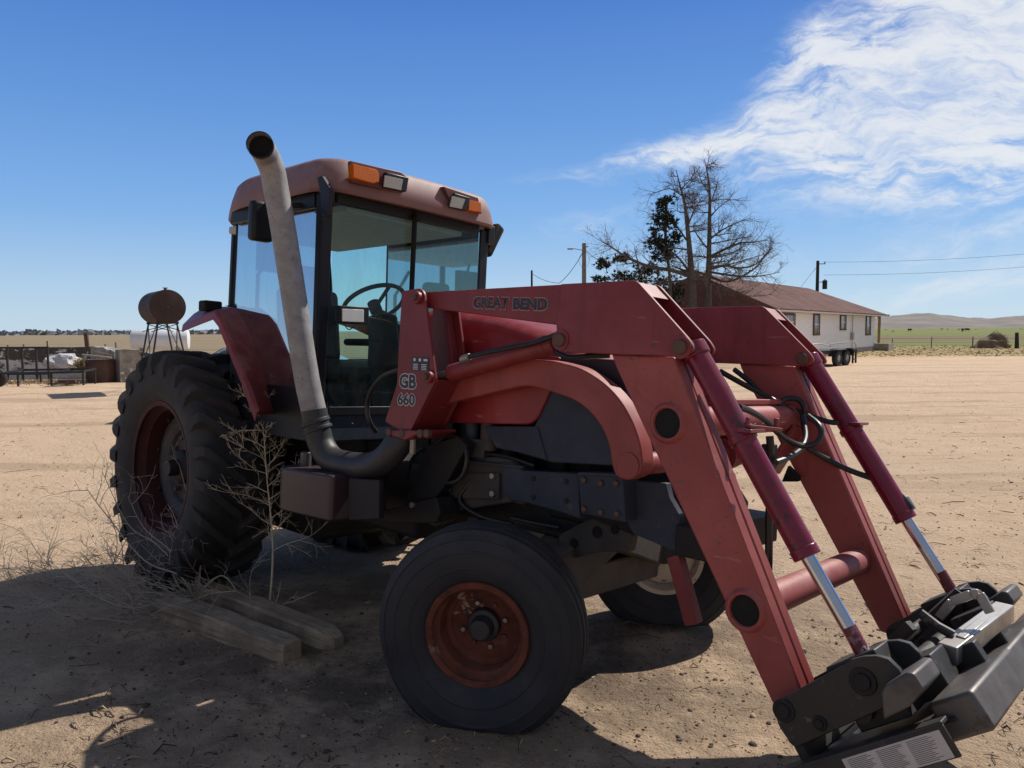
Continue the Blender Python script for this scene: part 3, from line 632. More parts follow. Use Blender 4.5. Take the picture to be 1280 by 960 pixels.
# windscreen of two panes, quarter and rear glass
pane([(1.50, -.56, 1.40), (1.50, -.50, 1.30), (1.50, -.01, 1.30), (1.50, -.01, ZT), (1.50, -.56, ZT)], 'windscreen_pane')
pane([(1.50, .02, 1.30), (1.50, .56, 1.30), (1.50, .58, ZT), (1.50, .02, ZT)], 'windscreen_pane')
for s_ in (-1, 1):
    pane([(1.462, s_ * .615, 1.40), (.50, s_ * .615, 1.40), (.48, s_ * .60, ZT), (1.462, s_ * .60, ZT)], 'side_window')
    pane([(.49, s_ * .615, 1.50), (.02, s_ * .40, 1.50), (.02, s_ * .38, ZT), (.48, s_ * .60, ZT)], 'quarter_window')
pane([(.0, -.38, 1.5), (.0, .38, 1.5), (.0, .37, ZT), (.0, -.37, ZT)], 'rear_window')
for s_ in (-1, 1):
    part(MB().add([(1.465, s_ * .645, ZF), (1.505, s_ * .64, ZF), (1.505, s_ * .575, ZF), (1.465, s_ * .59, ZF), (1.465, s_ * .655, ZT), (1.51, s_ * .645, ZT), (1.51, s_ * .57, ZT), (1.465, s_ * .60, ZT)],
                  [(0, 1, 2, 3), (7, 6, 5, 4), (0, 4, 5, 1), (1, 5, 6, 2), (2, 6, 7, 3), (3, 7, 4, 0)]), 'front_pillar', M['black'], bevel=.008)
    part(MB().bar((.49, s_ * .612, 1.40), (.48, s_ * .60, ZT), .012, .012), 'door_edge', M['black'], bevel=.003)
    part(MB().bar((.01, s_ * .39, 1.2), (.01, s_ * .375, ZT), .04, .04), 'rear_pillar', M['black'], bevel=.008)
    part(MB().box((.95, s_ * .625, 2.445), (.95, .03, .09)), 'door_header', M['black'], bevel=.006)
part(MB().box((1.50, 0, 2.46), (.03, 1.1, .06)), 'windscreen_header', M['black'], bevel=.004); part(MB().box((1.495, 0, 1.275), (.03, 1.1, .05)), 'windscreen_sill', M['black'], bevel=.004)
part(MB().bar((1.51, .003, 1.6), (1.515, .003, 2.50), .018, .03).cyl((1.52, .0, 2.44), (1.56, .0, 2.44), .02).bar((1.535, -.012, 1.75), (1.535, -.012, 2.38), .014, .02), 'windscreen_wiper', M['flat_black'], bevel=.002)
part(MB().box((1.47, -.30, 1.19), (.06, .57, .18)).box((1.47, .30, 1.19), (.06, .57, .18)).box((1.43, -.60, 1.19), (.13, .05, .18)), 'cab_front_panel', M['dark'], bevel=.01)
part(MB().box((.75, 0, 1.13), (1.4, 1.10, .06)), 'cab_floor', M['trim'], bevel=.005)
for s_ in (-1, 1): part(MB().box((.95, s_ * .605, 1.25), (.9, .03, .30)), 'cab_side_panel', M['black'], bevel=.005)
part(MB().box((.03, 0, 1.32), (.04, .74, .36)), 'cab_rear_panel', M['trim'], bevel=.005)
part(MB().box((.76, 0, 2.43), (1.40, .9, .05)), 'headliner', M['headliner'], bevel=.01)
# roof: stacked rounded outlines
ro = [(1.60, -.60), (1.63, -.2), (1.63, .2), (1.60, .60), (1.50, .69), (.55, .69), (.05, .45), (-.10, .30), (-.10, -.30), (.05, -.45), (.55, -.69), (1.50, -.69)]
ro = round_poly(ro, [.08, .3, .3, .08, .08, .2, .1, .1, .1, .1, .2, .08], 5)
lev = [(2.49, .05, 0), (2.475, .012, 0), (2.49, .0, .0), (2.57, .016, .006), (2.645, .04, .02), (2.672, .065, .03), (2.685, .11, .05), (2.70, .25, .1), (2.71, .45, .1)]
vs = []; n = len(ro); cxr = .78
for z, ins, _ in lev:
    for x, y in ro:
        sc_x = (1 - ins / .86); sc_y = (1 - ins / .70); vs.append((cxr + (x - cxr) * sc_x, y * sc_y, z))
fs = [[i * n + k, i * n + (k + 1) % n, (i + 1) * n + (k + 1) % n, (i + 1) * n + k] for i in range(len(lev) - 1) for k in range(n)] + [list(range(n))[::-1], [(len(lev) - 1) * n + k for k in range(n)]]
roof = part(MB().add(vs, fs), 'cab_roof', M['roof'], bevel=0, ang=50)
def face_quad(pts, x, th):               # (u,v) outline on the plane X=x -> slab of thickness th forward
    q = [FX(u, v, x) for u, v in pts]; n = len(q)
    vs = [(x, y, z) for y, z in q] + [(x + th, y, z) for y, z in q]
    return MB().add(vs, [list(range(n))[::-1], list(range(n, 2 * n))] + [[i, (i + 1) % n, (i + 1) % n + n, i + n] for i in range(n)])
part(face_quad([(434, 202), (497, 216), (506, 224), (501, 241), (490, 241), (436, 229)], 1.60, .034), 'recess_shade_panel', M['recess'], roof, .004)  # raised panel, its darker maroon stands in for shade in the recess
part(face_quad([(549, 234), (592, 248), (597, 268), (560, 259)], 1.585, .042), 'recess_shade_panel', M['recess'], roof, .004)  # far recess, shade painted the same way
part(face_quad([(435, 206), (465, 213), (468, 218), (468, 229), (461, 231), (435, 224)], 1.618, .045), 'indicator_lamp', M['amber'], roof, .006)
part(face_quad([(581, 250), (596, 254), (597, 267), (580, 264)], 1.605, .04), 'indicator_lamp', M['amber'], roof, .005)
for q, x in (([(478, 216), (506, 223), (503, 241), (476, 235)], 1.622), ([(563, 242), (583, 248), (578, 264), (559, 260)], 1.608)):
    h_ = part(face_quad(q, x, .04), 'work_lamp', M['black'], roof, .006)
    cu, cv = sum(p[0] for p in q) / 4, sum(p[1] for p in q) / 4
    part(face_quad([(cu + (u - cu) * .82, cv + (v - cv) * .76) for u, v in q], x + .0405, .006), 'lamp_lens', M['lamp'], h_, .002)
# A-pillar lamp
h_ = part(face_quad([(418, 382), (455, 384), (455, 406), (418, 404)], 1.525, .05), 'pillar_lamp', M['black'], T, .005)
part(face_quad([(427, 386), (454, 387), (454, 403), (427, 402)], 1.5755, .008), 'lamp_lens', M['lamp_shaded'], h_, .003)
part(MB().tube(smooth_path([(1.56, FX(430, 405, 1.56)[0], FX(430, 405, 1.56)[1]), (1.56, *FX(436, 412, 1.56)), (1.555, *FX(444, 407, 1.555))], 4), .003, 6), 'lamp_wire', M['hose'], h_, 0)
# mirrors
def mirror(y, c, d, arm0):
    m = part(MB().box(c, d), 'side_mirror', M['black'], T, .02)
    part(MB().tube([arm0, (c[0], c[1], c[2] + d[2] * .35), c], .016, 8), 'mirror_arm', M['black'], m, 0)
x, z = S(326, 277, -.84); mirror(0, (x, -.84, z), (.07, .13, .22), (1.30, -.62, z + .12))
x, z = S(617, 301, .84)
m_ = part(MB().box((x, .82, z), (.08, .08, .25), Matrix.Rotation(rad(-30), 3, 'X')), 'side_mirror', M['flat_black'], T, .02); part(MB().tube([(1.48, .62, z - .02), (x, .82, z - .04)], .02, 8), 'mirror_arm', M['black'], m_, 0)
part(MB().box((1.50, .66, z + .0), (.05, .06, .12)), 'mirror_bracket', M['black'], bevel=.006)
# header hinge on the near pillar, grab rail bits behind the glass
part(MB().prism(SP([(398, 222), (404, 220), (415, 238), (412, 270), (404, 270), (402, 240)], -.67), -.68, -.655), 'door_hinge', M['black'], bevel=.004)
# interior
st_ = part(MB().box((.62, 0, 1.50), (.50, .50, .14)), 'driver_seat', M['seat'], T, .05, seg=3)
part(MB().box((.40, 0, 1.80), (.13, .46, .52), Matrix.Rotation(rad(-8), 3, 'Y')), 'backrest', M['seat'], st_, .05, seg=3)
part(MB().box((.36, 0, 2.14), (.10, .26, .16), Matrix.Rotation(rad(-8), 3, 'Y')), 'headrest', M['seat'], st_, .04, seg=3)
part(MB().box((.58, 0, 1.28), (.4, .4, .28)), 'seat_base', M['trim'], st_, .02)
for s_ in (-1, 1): part(MB().box((.62, s_ * .30, 1.70), (.38, .07, .05)), 'armrest', M['seat'], st_, .02)
sw = Vector((1.17, -.02, 1.93)); sn = Vector((-.55, 0, .83)).normalized()
w_ = MB(); ring = [sw + (Vector((0, 1, 0)) * math.cos(k * math.pi / 20) + sn.cross(Vector((0, 1, 0))) * math.sin(k * math.pi / 20)) * .20 for k in range(41)]
w_.tube(ring, .014, 8, caps=False)
for k in range(3):
    an = k * 2.094 + .5; w_.bar(sw - sn * .03, sw + (Vector((0, 1, 0)) * math.cos(an) + sn.cross(Vector((0, 1, 0))) * math.sin(an)) * .195, .022, .012, sn)
w_.cyl(sw - sn * .06, sw + sn * .01, .04, n=16)
stw = part(w_, 'steering_wheel', M['seat'], T, 0)
part(MB().bar((1.26, -.02, 1.86), (1.38, -.02, 1.15), .16, .14).box((1.40, -.03, 1.60), (.12, .32, .16)), 'dashboard', M['trim'], T, .03)
part(MB().box((.72, -.42, 1.52), (.75, .20, .34)), 'side_console', M['trim'], T, .03)
part(MB().box((.40, -.30, 2.24), (.05, .22, .2)).tube([(.40, -.30, 2.3), (.42, -.32, 2.42)], .012), 'monitor', M['seat'], T, .02)
part(MB().tube([(.20, .30, 1.5), (.20, .30, 2.1), (.28, .22, 2.3)], .014).tube([(.12, -.25, 1.6), (.12, -.25, 2.15), (.2, -.2, 2.25)], .014), 'grab_rail', M['seat'], T, 0)
sm = MB()
for k in range(160):
    p = Vector((1.25 + random.gauss(0, .08), -.38 + random.gauss(0, .07), 1.175 + random.random() * .09)); d = Vector((random.gauss(0, 1), random.gauss(0, 1), random.gauss(0, .3))).normalized() * random.uniform(.03, .08)
    sm.tube([p, p + d], .002, 3)
part(sm, 'straw_litter', M['straw'], T, 0)

# ---- loader, both sides: near at y<0, far mirrored
YO, YI = -.60, -.46
mast = [(502.5, 364), (525, 360), (530, 366), (544.5, 475), (510, 545), (481, 527), (496, 480), (500, 400)]
mast_r = [.01, .03, .02, .02, .02, .015, .02, 0]
beam = [(512, 366), (712, 355), (712, 409), (695, 406), (535, 385), (515, 380)]
knee = [(701, 355), (795, 350), (862, 425), (868, 437), (856, 446), (700, 440), (695, 408)]
tower = [(764, 443), (770, 460), (965, 879), (976, 884), (1000, 868), (1000, 860), (842, 446)]
hoop0 = [(553, 506), (560, 480), (660, 449), (690, 450), (730, 460), (760, 480), (780, 502), (795, 530), (803, 555), (806, 580), (801, 594), (786, 601), (772, 595), (767, 580), (765, 560), (757, 537), (742, 516), (722, 500), (690, 489), (662, 481)]
TY = -.585
hoop = hoop0
def Yr(y, s_): return y if s_ < 0 else -y
lettering = []
for s_ in (-1, 1):
    f = lambda y: Yr(y, s_)
    # mast: outer and inner plates, front flange
    mp = round_poly(SP(mast, -.64), mast_r)
    mo = part(MB().prism(mp, f(-.64), f(-.625)), 'loader_mast', M['red'], bevel=.003)
    x544, z475 = S(544.5, 475, -.64); x510, z545 = S(510, 545, -.64)
    part(MB().prism(round_poly([(p[0] + .02, p[1]) for p in SP(mast, -.64)], mast_r), f(-.455), f(-.44)), 'mast_inner_plate', M['red'], mo, .003)
    part(MB().prism([(x544, z475), (x544 - .016, z475), (x510 - .016, z545), (x510, z545)], f(-.625), f(-.455)), 'mast_flange', M['red'], mo, .003)
    part(MB().prism([(S(533, 385, -.64)[0] - .02, S(533, 385, -.64)[1]), (x544 - .02, z475), (x544 - .05, z475), (S(533, 385, -.64)[0] - .05, S(533, 385, -.64)[1])], f(-.50), f(-.455)), 'mast_gusset', M['red'], mo, .003)
    part(MB().prism([(x510 + .0, z545 - .02), (x510 + .1, z545 + .02), (x510 + .1, z545 + .035), (x510 - .14, z545 + .015), (x510 - .14, z545 - .0)], f(-.66), f(-.42)), 'mast_foot', M['red'], mo, .004)
    for q in ((487, 540), (503, 542), (521, 372), (535, 471), (519, 541), (527, 541)):
        x, z = S(*q, -.655); r_ = .030 if q[1] < 500 else .022
        if q[0] == 519 or q[0] == 527: x += .04
        b_ = part(MB().cyl((x, f(-.641), z), (x, f(-.665), z), r_, n=6 if q[1] > 500 else 18), 'mast_pin', M['rustybolt'] if q[1] > 500 else M['red'], mo, .003)
        if q[1] < 500: part(MB().cyl((x, f(-.663), z), (x, f(-.678), z), r_ * .55, n=6), 'bolt', M['rustybolt'], mo, .002)
    x, z = S(516, 560, -.60); part(MB().cyl((x, f(-.60), z - .03), (x, f(-.60), z + .05), .016, n=10), 'clamp_bolt', M['bolt'], mo, .002)
    # main beam
    bm_ = MB(); bm_.prism(SP(beam, YO), f(YO), f(YI)); bo = part(bm_, 'loader_beam', M['red'], bevel=.005)
    lo = MB(); lo.prism(SP([(640, 398), (702, 402), (702, 430), (652, 415)], -.50), f(-.50), f(-.455))
    # knee plates
    kp = round_poly(SP(knee, YO - .012), [0, .02, .05, .03, .02, .02, .01])
    ko = part(MB().prism(kp, f(YO - .012), f(YO + .004)), 'knee_plate', M['red'], bevel=.003)
    part(MB().prism(kp, f(YI - .004), f(YI + .012)), 'knee_inner_plate', M['red'], ko, .003)
    kx0, kz0 = S(795, 350, YO); kx1, kz1 = S(812, 369, YO)
    part(MB().prism([(S(705, 355, YO)[0], S(705, 355, YO)[1] - .006), (kx0, kz0 - .006), (kx1, kz1 - .004), (kx1 - .02, kz1 - .004), (kx0 - .006, kz0 - .022), (S(705, 355, YO)[0], S(705, 355, YO)[1] - .022)], f(YO + .004), f(YI - .004)), 'knee_web', M['red'], ko, .002)
    for q in ((851, 434), (701, 425)):
        x, z = S(*q, YO - .012)
        part(MB().cyl((x, f(YO - .03), z), (x, f(YI + .03), z), .027, n=20), 'pivot_pin', M['rustybolt'], ko, .004)
        part(MB().cyl((x, f(YO - .013), z), (x, f(YO - .017), z), .042, n=24), 'pin_boss', M['red'], ko, .001)
    # tower: boxed boom leg with a seam down the front and tube holes
    tp = SP(tower, TY); to = part(MB().prism(tp, f(TY), f(TY + .058)), 'loader_boom', M['boom'], bevel=.007)
    part(MB().prism([(a_ - (.006 if a_ > 3.5 else -.006), b_) for a_, b_ in tp], f(TY + .0582), f(TY + .062)), 'boom_seam', M['recess'], to, 0)
    part(MB().prism(tp, f(TY + .0622), f(TY + .118)), 'boom_inner_channel', M['boom'], to, .007)
    for q, rr in (((835, 529), .052), ((932, 763), .050)):
        x, z = S(*q, TY)
        rg = MB(); rg.lathe([(rr, -.004), (rr + .004, .012), (rr + .012, .012), (rr + .02, .006), (rr + .026, -.002)], (x, f(TY), z), (0, s_, 0), 40); part(rg, 'tube_collar', M['boom'], to, 0)
        part(MB().cyl((x, f(TY - .0015), z), (x, f(TY + .002), z), rr + .002, n=36), 'tube_hole_dark', M['flat_black'], to, 0)  # black disc stands in for the shaded inside of the open tube
    # lift cylinder
    a_, b_ = S(563, 467, -.54), S(700, 428, -.54); A3, B3 = Vector((a_[0], f(-.54), a_[1])), Vector((b_[0], f(-.54), b_[1])); d = (B3 - A3)
    lc = part(MB().cyl(A3 + d * .01, A3 + d * .97, .042, n=28).cyl(A3 + d * .86, A3 + d * .90, .046, n=28), 'lift_cylinder', M['red'], bevel=.004)
    e0 = S(535, 473, -.54); part(MB().cyl((e0[0], f(-.54), e0[1]), A3 + d * .03, .022, n=16).cyl((e0[0], f(-.585), e0[1]), (e0[0], f(-.49), e0[1]), .034), 'cylinder_rod', M['silver'], lc, .003)
    hp = [S(u, v, -.60) for u, v in ((583, 447), (598, 443), (620, 438), (645, 433), (668, 428), (696, 418))]
    part(MB().tube(smooth_path([(x, f(-.60), z) for x, z in hp], 5), .011, 8), 'lift_hose', M['hose'], lc, 0)
    part(MB().cyl((hp[0][0] - .03, f(-.60), hp[0][1] - .01), (hp[0][0] + .02, f(-.60), hp[0][1] + .004), .017, n=12), 'hose_fitting', M['bolt'], lc, .002)
    # tilt cylinder
    CY = -.52
    a_, b_, c_ = S(868, 438, CY), S(1009, 695, CY), S(1079, 817, CY)
    A3, B3, C3 = [Vector((p[0], f(CY), p[1])) for p in (a_, b_, c_)]; d = (B3 - A3).normalized()
    tcyl = part(MB().cyl(A3, B3, .043, n=32).cyl(B3 - d * .03, B3 + d * .004, .046, n=32).cyl(A3 - d * .02, A3 + d * .03, .050, n=24), 'tilt_cylinder', M['maroon'], bevel=.004)
    part(MB().cyl(B3, C3, .023, n=24), 'cylinder_rod', M['chrome'], tcyl, 0)
    part(MB().cyl(C3 - d * .085, C3 + d * .01, .0236, n=24), 'rod_paint', weathered('flaking_rod_paint', (.16, .02, .03), (.13, .015, .025), .4, chip=(.6, .6, .63), chip_amt=.12, chip_s=30), tcyl, 0)
    p_ = A3 + (B3 - A3) * .455; sd_ = Vector((0, 1, 0)); up_ = d.cross(sd_)
    cl_ = MB(); cl_.lathe([(.044, -.013), (.050, -.013), (.050, .013), (.044, .013)], p_, d, 32); cl_.box(p_ + Vector((.03, -f(.06) * 0, .03)), (.05, .11, .012))
    cl_ = part(cl_, 'hose_clamp', M['maroon'], tcyl, .002)
    if s_ < 0:
        part(MB().bar(p_ + Vector((.02, -.02, .045)), p_ + Vector((.05, .17, .03)), .035, .012).cyl(p_ + Vector((.02, -.01, .04)), p_ + Vector((.02, -.01, .075)), .008, n=8).cyl(p_ + Vector((.05, .15, .02)), p_ + Vector((.05, .15, .07)), .009, n=8), 'hose_bracket', M['red'], tcyl, .002)
    # brush guard hoop
    ho = part(MB().prism(round_poly(SP(hoop, -.47), .06, 4), f(-.485), f(-.40)), 'guard_hoop', M['boom'], bevel=.006)
    x, z = S(785, 582, -.485); part(MB().cyl((x, f(-.486), z), (x, f(-.490), z), .052, n=32), 'hoop_cap', M['boom'], ho, .002)
# gap filler beams under the main beam (inner side), cross tubes
x1_, z1_ = S(835, 529, TY); x2_, z2_ = S(932, 763, TY); x3_, z3_ = S(785, 582, -.485)
ct = part(MB().cyl((x1_, -.47, z1_), (x1_, .47, z1_), .058, n=36), 'upper_cross_tube', M['boom'], bevel=0)
part(MB().box((x1_ - .02, .16, z1_ + .075), (.05, .56, .022)).box((x1_ - .02, .16, z1_ + .06), (.012, .5, .02)), 'hose_carrier', M['boom'], ct, .004)
part(MB().cyl((x2_, -.47, z2_), (x2_, .47, z2_), .056, n=36), 'lower_cross_tube', M['boom'], bevel=0)
gt = MB().cyl((x3_, -.42, z3_), (x3_, .42, z3_), .045, n=28)
for k in range(4): gt.cyl((x3_, .27 + k * .03, z3_), (x3_, .285 + k * .03, z3_), .075 - .004 * k, n=28)
part(gt, 'guard_cross_tube', M['red'], bevel=.003)

# lettering, proud of the plates
def side_dir(p, q, y):
    a_, b_ = S(*p, y), S(*q, y); return Vector((b_[0] - a_[0], 0, b_[1] - a_[1]))
def side_text(name, body, base_l, base_r, top_l, y, parent, bold, m1, outline=None, ob=.03):
    o = S(*base_l, y); xd = side_dir(base_l, base_r, y); yd = side_dir(base_l, top_l, y)
    h = (yd - xd.normalized() * yd.dot(xd.normalized())).length
    if outline: text_obj(name + '_outline', body, outline, parent, (o[0] - .004, y, o[1] - .004), xd, yd, h + .008, xd.length + .008, bold + ob)
    return text_obj(name, body, m1, parent, (o[0], y - (.0012 if outline else 0), o[1]), xd, yd, h, xd.length, bold)
beam_o = [o for o in trac.children if o.name == 'loader_beam'][0]; mast_o = [o for o in trac.children if o.name == 'loader_mast'][0]
side_text('lettering', 'GREAT', (591, 385), (635, 386.5), (591, 371), YO - .0015, beam_o, .03, M['navy_txt'], M['faint_txt'], .025)
side_text('lettering', 'BEND', (641, 387), (684, 388), (641, 372.5), YO - .0015, beam_o, .045, M['navy_txt'], M['faint_txt'], .025)
side_text('lettering', 'GB', (499, 485), (520, 486.5), (500, 467), -.6415, mast_o, .04, M['navy_txt'], M['white_txt'], .05)
side_text('lettering', '660', (497, 506), (518.5, 507.5), (498, 491), -.6415, mast_o, .03, M['navy_txt'], M['white_txt'], .05)
dq = SP([(515, 446), (536, 447), (536, 464.5), (514.5, 463)], -.6405)
dec = part(MB().prism(dq, -.640, -.6425), 'warning_decal', M['navy_txt'], mast_o, 0)
marks = MB()
dx = Vector((dq[1][0] - dq[0][0], 0, dq[1][1] - dq[0][1])); dz = Vector((dq[3][0] - dq[0][0], 0, dq[3][1] - dq[0][1])); o0 = Vector((dq[0][0], -.643, dq[0][1]))
def dpt(a_, b_): return o0 + dx * a_ + dz * b_
for a0_, a1_, b0_, b1_ in [(.72, .95, .12, .28)] + [(.1 + .5 * i, .40 + .5 * i, .5 + .12 * j, .555 + .12 * j) for i in range(2) for j in range(4)]:
    marks.add([dpt(a0_, b0_), dpt(a1_, b0_), dpt(a1_, b1_), dpt(a0_, b1_)], [(3, 2, 1, 0)])
for cx_ in (.18, .5): marks.add([dpt(cx_ + .08 * math.cos(k * .52), .2 + .13 * math.sin(k * .52)) for k in range(12)], [list(range(12))])
marks.build('decal_print', M['white_txt'], mast_o, 0)
tub = text_obj('lettering', 'GREAT BEND', M['faint_txt'], ct, (x1_ + .0585, -.30, z1_ - .012), (0, 1, 0), (-.25, 0, 1), .05, .62, .02); 
mx_o = S(863, 490, -.33)

# ---- hoses around the cross tube
def hose(pts, r=.0125, mat='hose', name='hydraulic_hose'): return part(MB().tube(smooth_path(pts, 6), r, 10), name, M[mat], T, 0)
hose([H3(893, 462, -.44), H3(905, 480, -.42), H3(918, 505, -.40), H3(930, 530, -.40), H3(936, 545, -.42)])
hose([H3(924, 509, -.35), H3(940, 515, -.25), H3(960, 528, -.10), H3(978, 546, .02), H3(1000, 557, .10), H3(1018, 555, .14), H3(1026, 545, .16), H3(1024, 532, .18), H3(1010, 520, .22)])
hose([H3(900, 464, .30), H3(925, 478, .30), H3(955, 494, .34), H3(975, 505, .36), H3(990, 515, .40)])
hose([H3(918, 462, .40), H3(940, 480, .38), H3(960, 503, .36)])
hose([H3(972, 510, .40), H3(990, 512, .44), H3(1018, 522, .47), H3(1040, 528, .48), H3(1053, 526, .50), H3(1058, 517, .52), H3(1054, 508, .52), H3(1040, 490, .52), H3(1031, 478, .52), H3(1025, 468, .52)])
hose([H3(975, 503, .36), H3(985, 498, .38), H3(998, 500, .40), H3(1005, 510, .40), H3(1004, 530, .42)])
hose([H3(1010, 560, .40), H3(1030, 572, .44), H3(1060, 587, .48), H3(1090, 598, .50), H3(1112, 608, .52), H3(1128, 622, .52), H3(1140, 636, .52)])
hose([H3(1003, 520, .38), H3(1007, 545, .30), H3(1000, 562, .2), H3(985, 572, .05), H3(970, 578, -.05)])
hose([H3(962, 545, .0), H3(964, 575, .0), H3(962, 620, .0), H3(961, 690, .0), H3(960, 728, .0)], .016)
part(MB().bar(H3(962, 555, .02), H3(961, 585, .02), .05, .05), 'valve_body', M['dark2'], bevel=.006)
part(MB().bar(H3(1000, 535, .44), H3(965, 590, .40), .02, .16, (0, 1, 0)), 'far_guard_plate', M['red'], bevel=.004)
x, z = S(990, 595, .42); part(MB().prism(SP([(986, 582), (1000, 596), (998, 602), (978, 602)], .42), .41, .44), 'guard_hook', M['dark2'], bevel=.003)
for q0, q1, y in (((1021, 462), (1029, 478), .555), ((1130, 622), (1140, 638), .555)):
    part(MB().cyl(H3(*q0, y), H3(*q1, y), .020, n=12), 'hose_fitting', M['bolt'], bevel=.002)
hose([H3(497, 463, -.62), H3(480, 470, -.6), H3(466, 485, -.58), H3(459, 505, -.56), H3(461, 525, -.55), H3(470, 540, -.5)], .013)
hose([H3(540, 562, -.42), H3(560, 545, -.43), H3(578, 552, -.44), H3(584, 572, -.45), H3(578, 595, -.45), H3(562, 604, -.45), H3(548, 594, -.44), H3(541, 578, -.42)], .012)
hose([H3(695, 440, -.56), H3(712, 447, -.54), H3(740, 445, -.5), H3(762, 444, -.47)], .012)
hose([H3(530, 648, -.3), H3(545, 656, -.3), H3(558, 650, -.3), H3(566, 640, -.3)], .010)
part(MB().cyl(H3(551, 551, -.40), H3(551, 556, -.39), .02, n=14), 'dangling_cap', M['rustybolt'], bevel=.003)

# ---- quick-attach carrier
qp = [(966, 879), (1052, 833), (1063, 825), (1078, 821), (1095, 820), (1110, 824), (1124, 838), (1127, 846), (1108, 884), (992, 936), (972, 906)]
qpl = round_poly(SP(qp, -.635), [.04, 0, 0, 0, 0, 0, 0, .01, .03, .02, .02])
cp_ = None
for s_ in (-1, 1):
    f = lambda y: Yr(y, s_)
    a_ = part(MB().prism(qpl, f(-.635), f(-.61)), 'carrier_bracket', M['qa'], bevel=.003)
    part(MB().prism([(x + .005, z + .005) for x, z in qpl], f(-.455), f(-.43)), 'bracket_inner_plate', M['qa'], a_, .003)
    for q, rr in (((980, 888), .036), ((1079, 852), .040), ((1025, 904), .022)):
        x, z = S(*q, -.635); part(MB().cyl((x, f(-.65), z), (x, f(-.42), z), rr * .62, n=20).cyl((x, f(-.636), z), (x, f(-.642), z), rr, n=24), 'bracket_pin', M['dark2'], a_, .003)
# slope frame of the carrier: s along the incline, n outwards
B0 = Vector((4.262, 0, .330)); sl = Vector((.445, 0, .315)).normalized(); nn = Vector((-sl.z, 0, sl.x))
def Q(s_, n_, y): p = B0 + sl * s_ + nn * n_; return Vector((p.x, y, p.z))
rotQ = Matrix((sl, Vector((0, 1, 0)), nn)).transposed()
main = part(MB().box(Q(.26, .03, 0), (.50, 1.24, .014), rotQ).box(Q(.03, .06, 0), (.03, 1.24, .07), rotQ), 'carrier_plate', M['qa'], bevel=.003)
for y in (-.69, .69):
    part(MB().box(Q(.20, .0, y), (.60, .012, .085), rotQ).box(Q(.20, .045, y * .955), (.60, .07, .012), rotQ), 'carrier_end_channel', M['qa'], bevel=.003)
tb = part(MB().box(Q(.50, .02, .28), (.10, .86, .10), rotQ).box(Q(.52, .03, -.36), (.13, .50, .11), rotQ), 'carrier_beam', M['qagrey'], bevel=.012)
part(MB().box(Q(.47, .09, -.22), (.14, .05, .12), rotQ), 'beam_gusset', M['qa'], tb, .006); part(MB().box(Q(.47, .09, .1), (.12, .03, .10), rotQ), 'beam_gusset', M['qa'], tb, .006)
lab = part(MB().box(Q(.335, -.002, -.698), (.30, .002, .072), rotQ), 'instruction_label', None or plain('label_white', (.50, .48, .46), .6), main, 0)
lp = MB()
for j in range(14):
    for i in range(3):
        s0 = .20 + i * .092; ln = .08 * random.uniform(.7, 1)
        lp.add([Q(s0, -.033 + j * .0046, -.6995), Q(s0 + ln, -.033 + j * .0046, -.6995), Q(s0 + ln, -.0316 + j * .0046, -.6995), Q(s0, -.0316 + j * .0046, -.6995)], [(0, 1, 2, 3)])
lp.build('label_print', M['navy_txt'], main, 0)
for y in (-1, 1):
    # stop block, step plates and the latch mechanism of each side
    pb = [(1101, 866), (1106, 857), (1132, 841), (1142, 842), (1154, 862), (1136, 884), (1104, 900)]
    part(MB().prism(SP(pb, -.70), Yr(-.70, y), Yr(-.52, y)), 'stop_block', M['qagrey'], bevel=.006)
    part(MB().box(Q(.30, .16, y * .50), (.17, .14, .20), rotQ).box(Q(.40, .12, y * .36), (.14, .14, .12), rotQ), 'latch_housing', M['qa'], bevel=.005)
    part(MB().cyl(Q(.22, .20, y * .35), Q(.22, .20, y * .05), .022, n=16).bar(Q(.15, .17, y * .25), Q(.42, .26, y * .30), .03, .035), 'latch_link', M['qa'], bevel=.003)
part(MB().bar(H3(1184, 818, -.28), H3(1256, 764, .22), .06, .06).bar(H3(1200, 812, -.2), H3(1236, 782, .08), .03, .085), 'latch_bar', M['silver'], bevel=.004)
hb = MB(); hq = [H3(1174, 772, -.06), H3(1190, 752, -.06), H3(1214, 743, -.06), H3(1224, 742, -.06), H3(1238, 766, -.06)]
for a_, b_ in zip(hq, hq[1:]): hb.bar(a_, b_, .03, .016, (0, 1, 0))
part(hb, 'latch_handle', M['silver'], bevel=.003)
part(MB().tube([H3(1150, 766, -.2), H3(1172, 783, -.2), H3(1192, 794, -.2)], .016, 10), 'latch_lever', M['qa'], bevel=0)
part(MB().cyl(Q(.26, .12, -.6), Q(.26, .12, .6), .035, n=20), 'carrier_shaft', M['qa'], bevel=0)
part(MB().bar(Q(.52, -.08, .02), Q(.62, -.45, .02), .05, .05), 'support_leg', M['qa'], bevel=.004)
exec_part2 = True

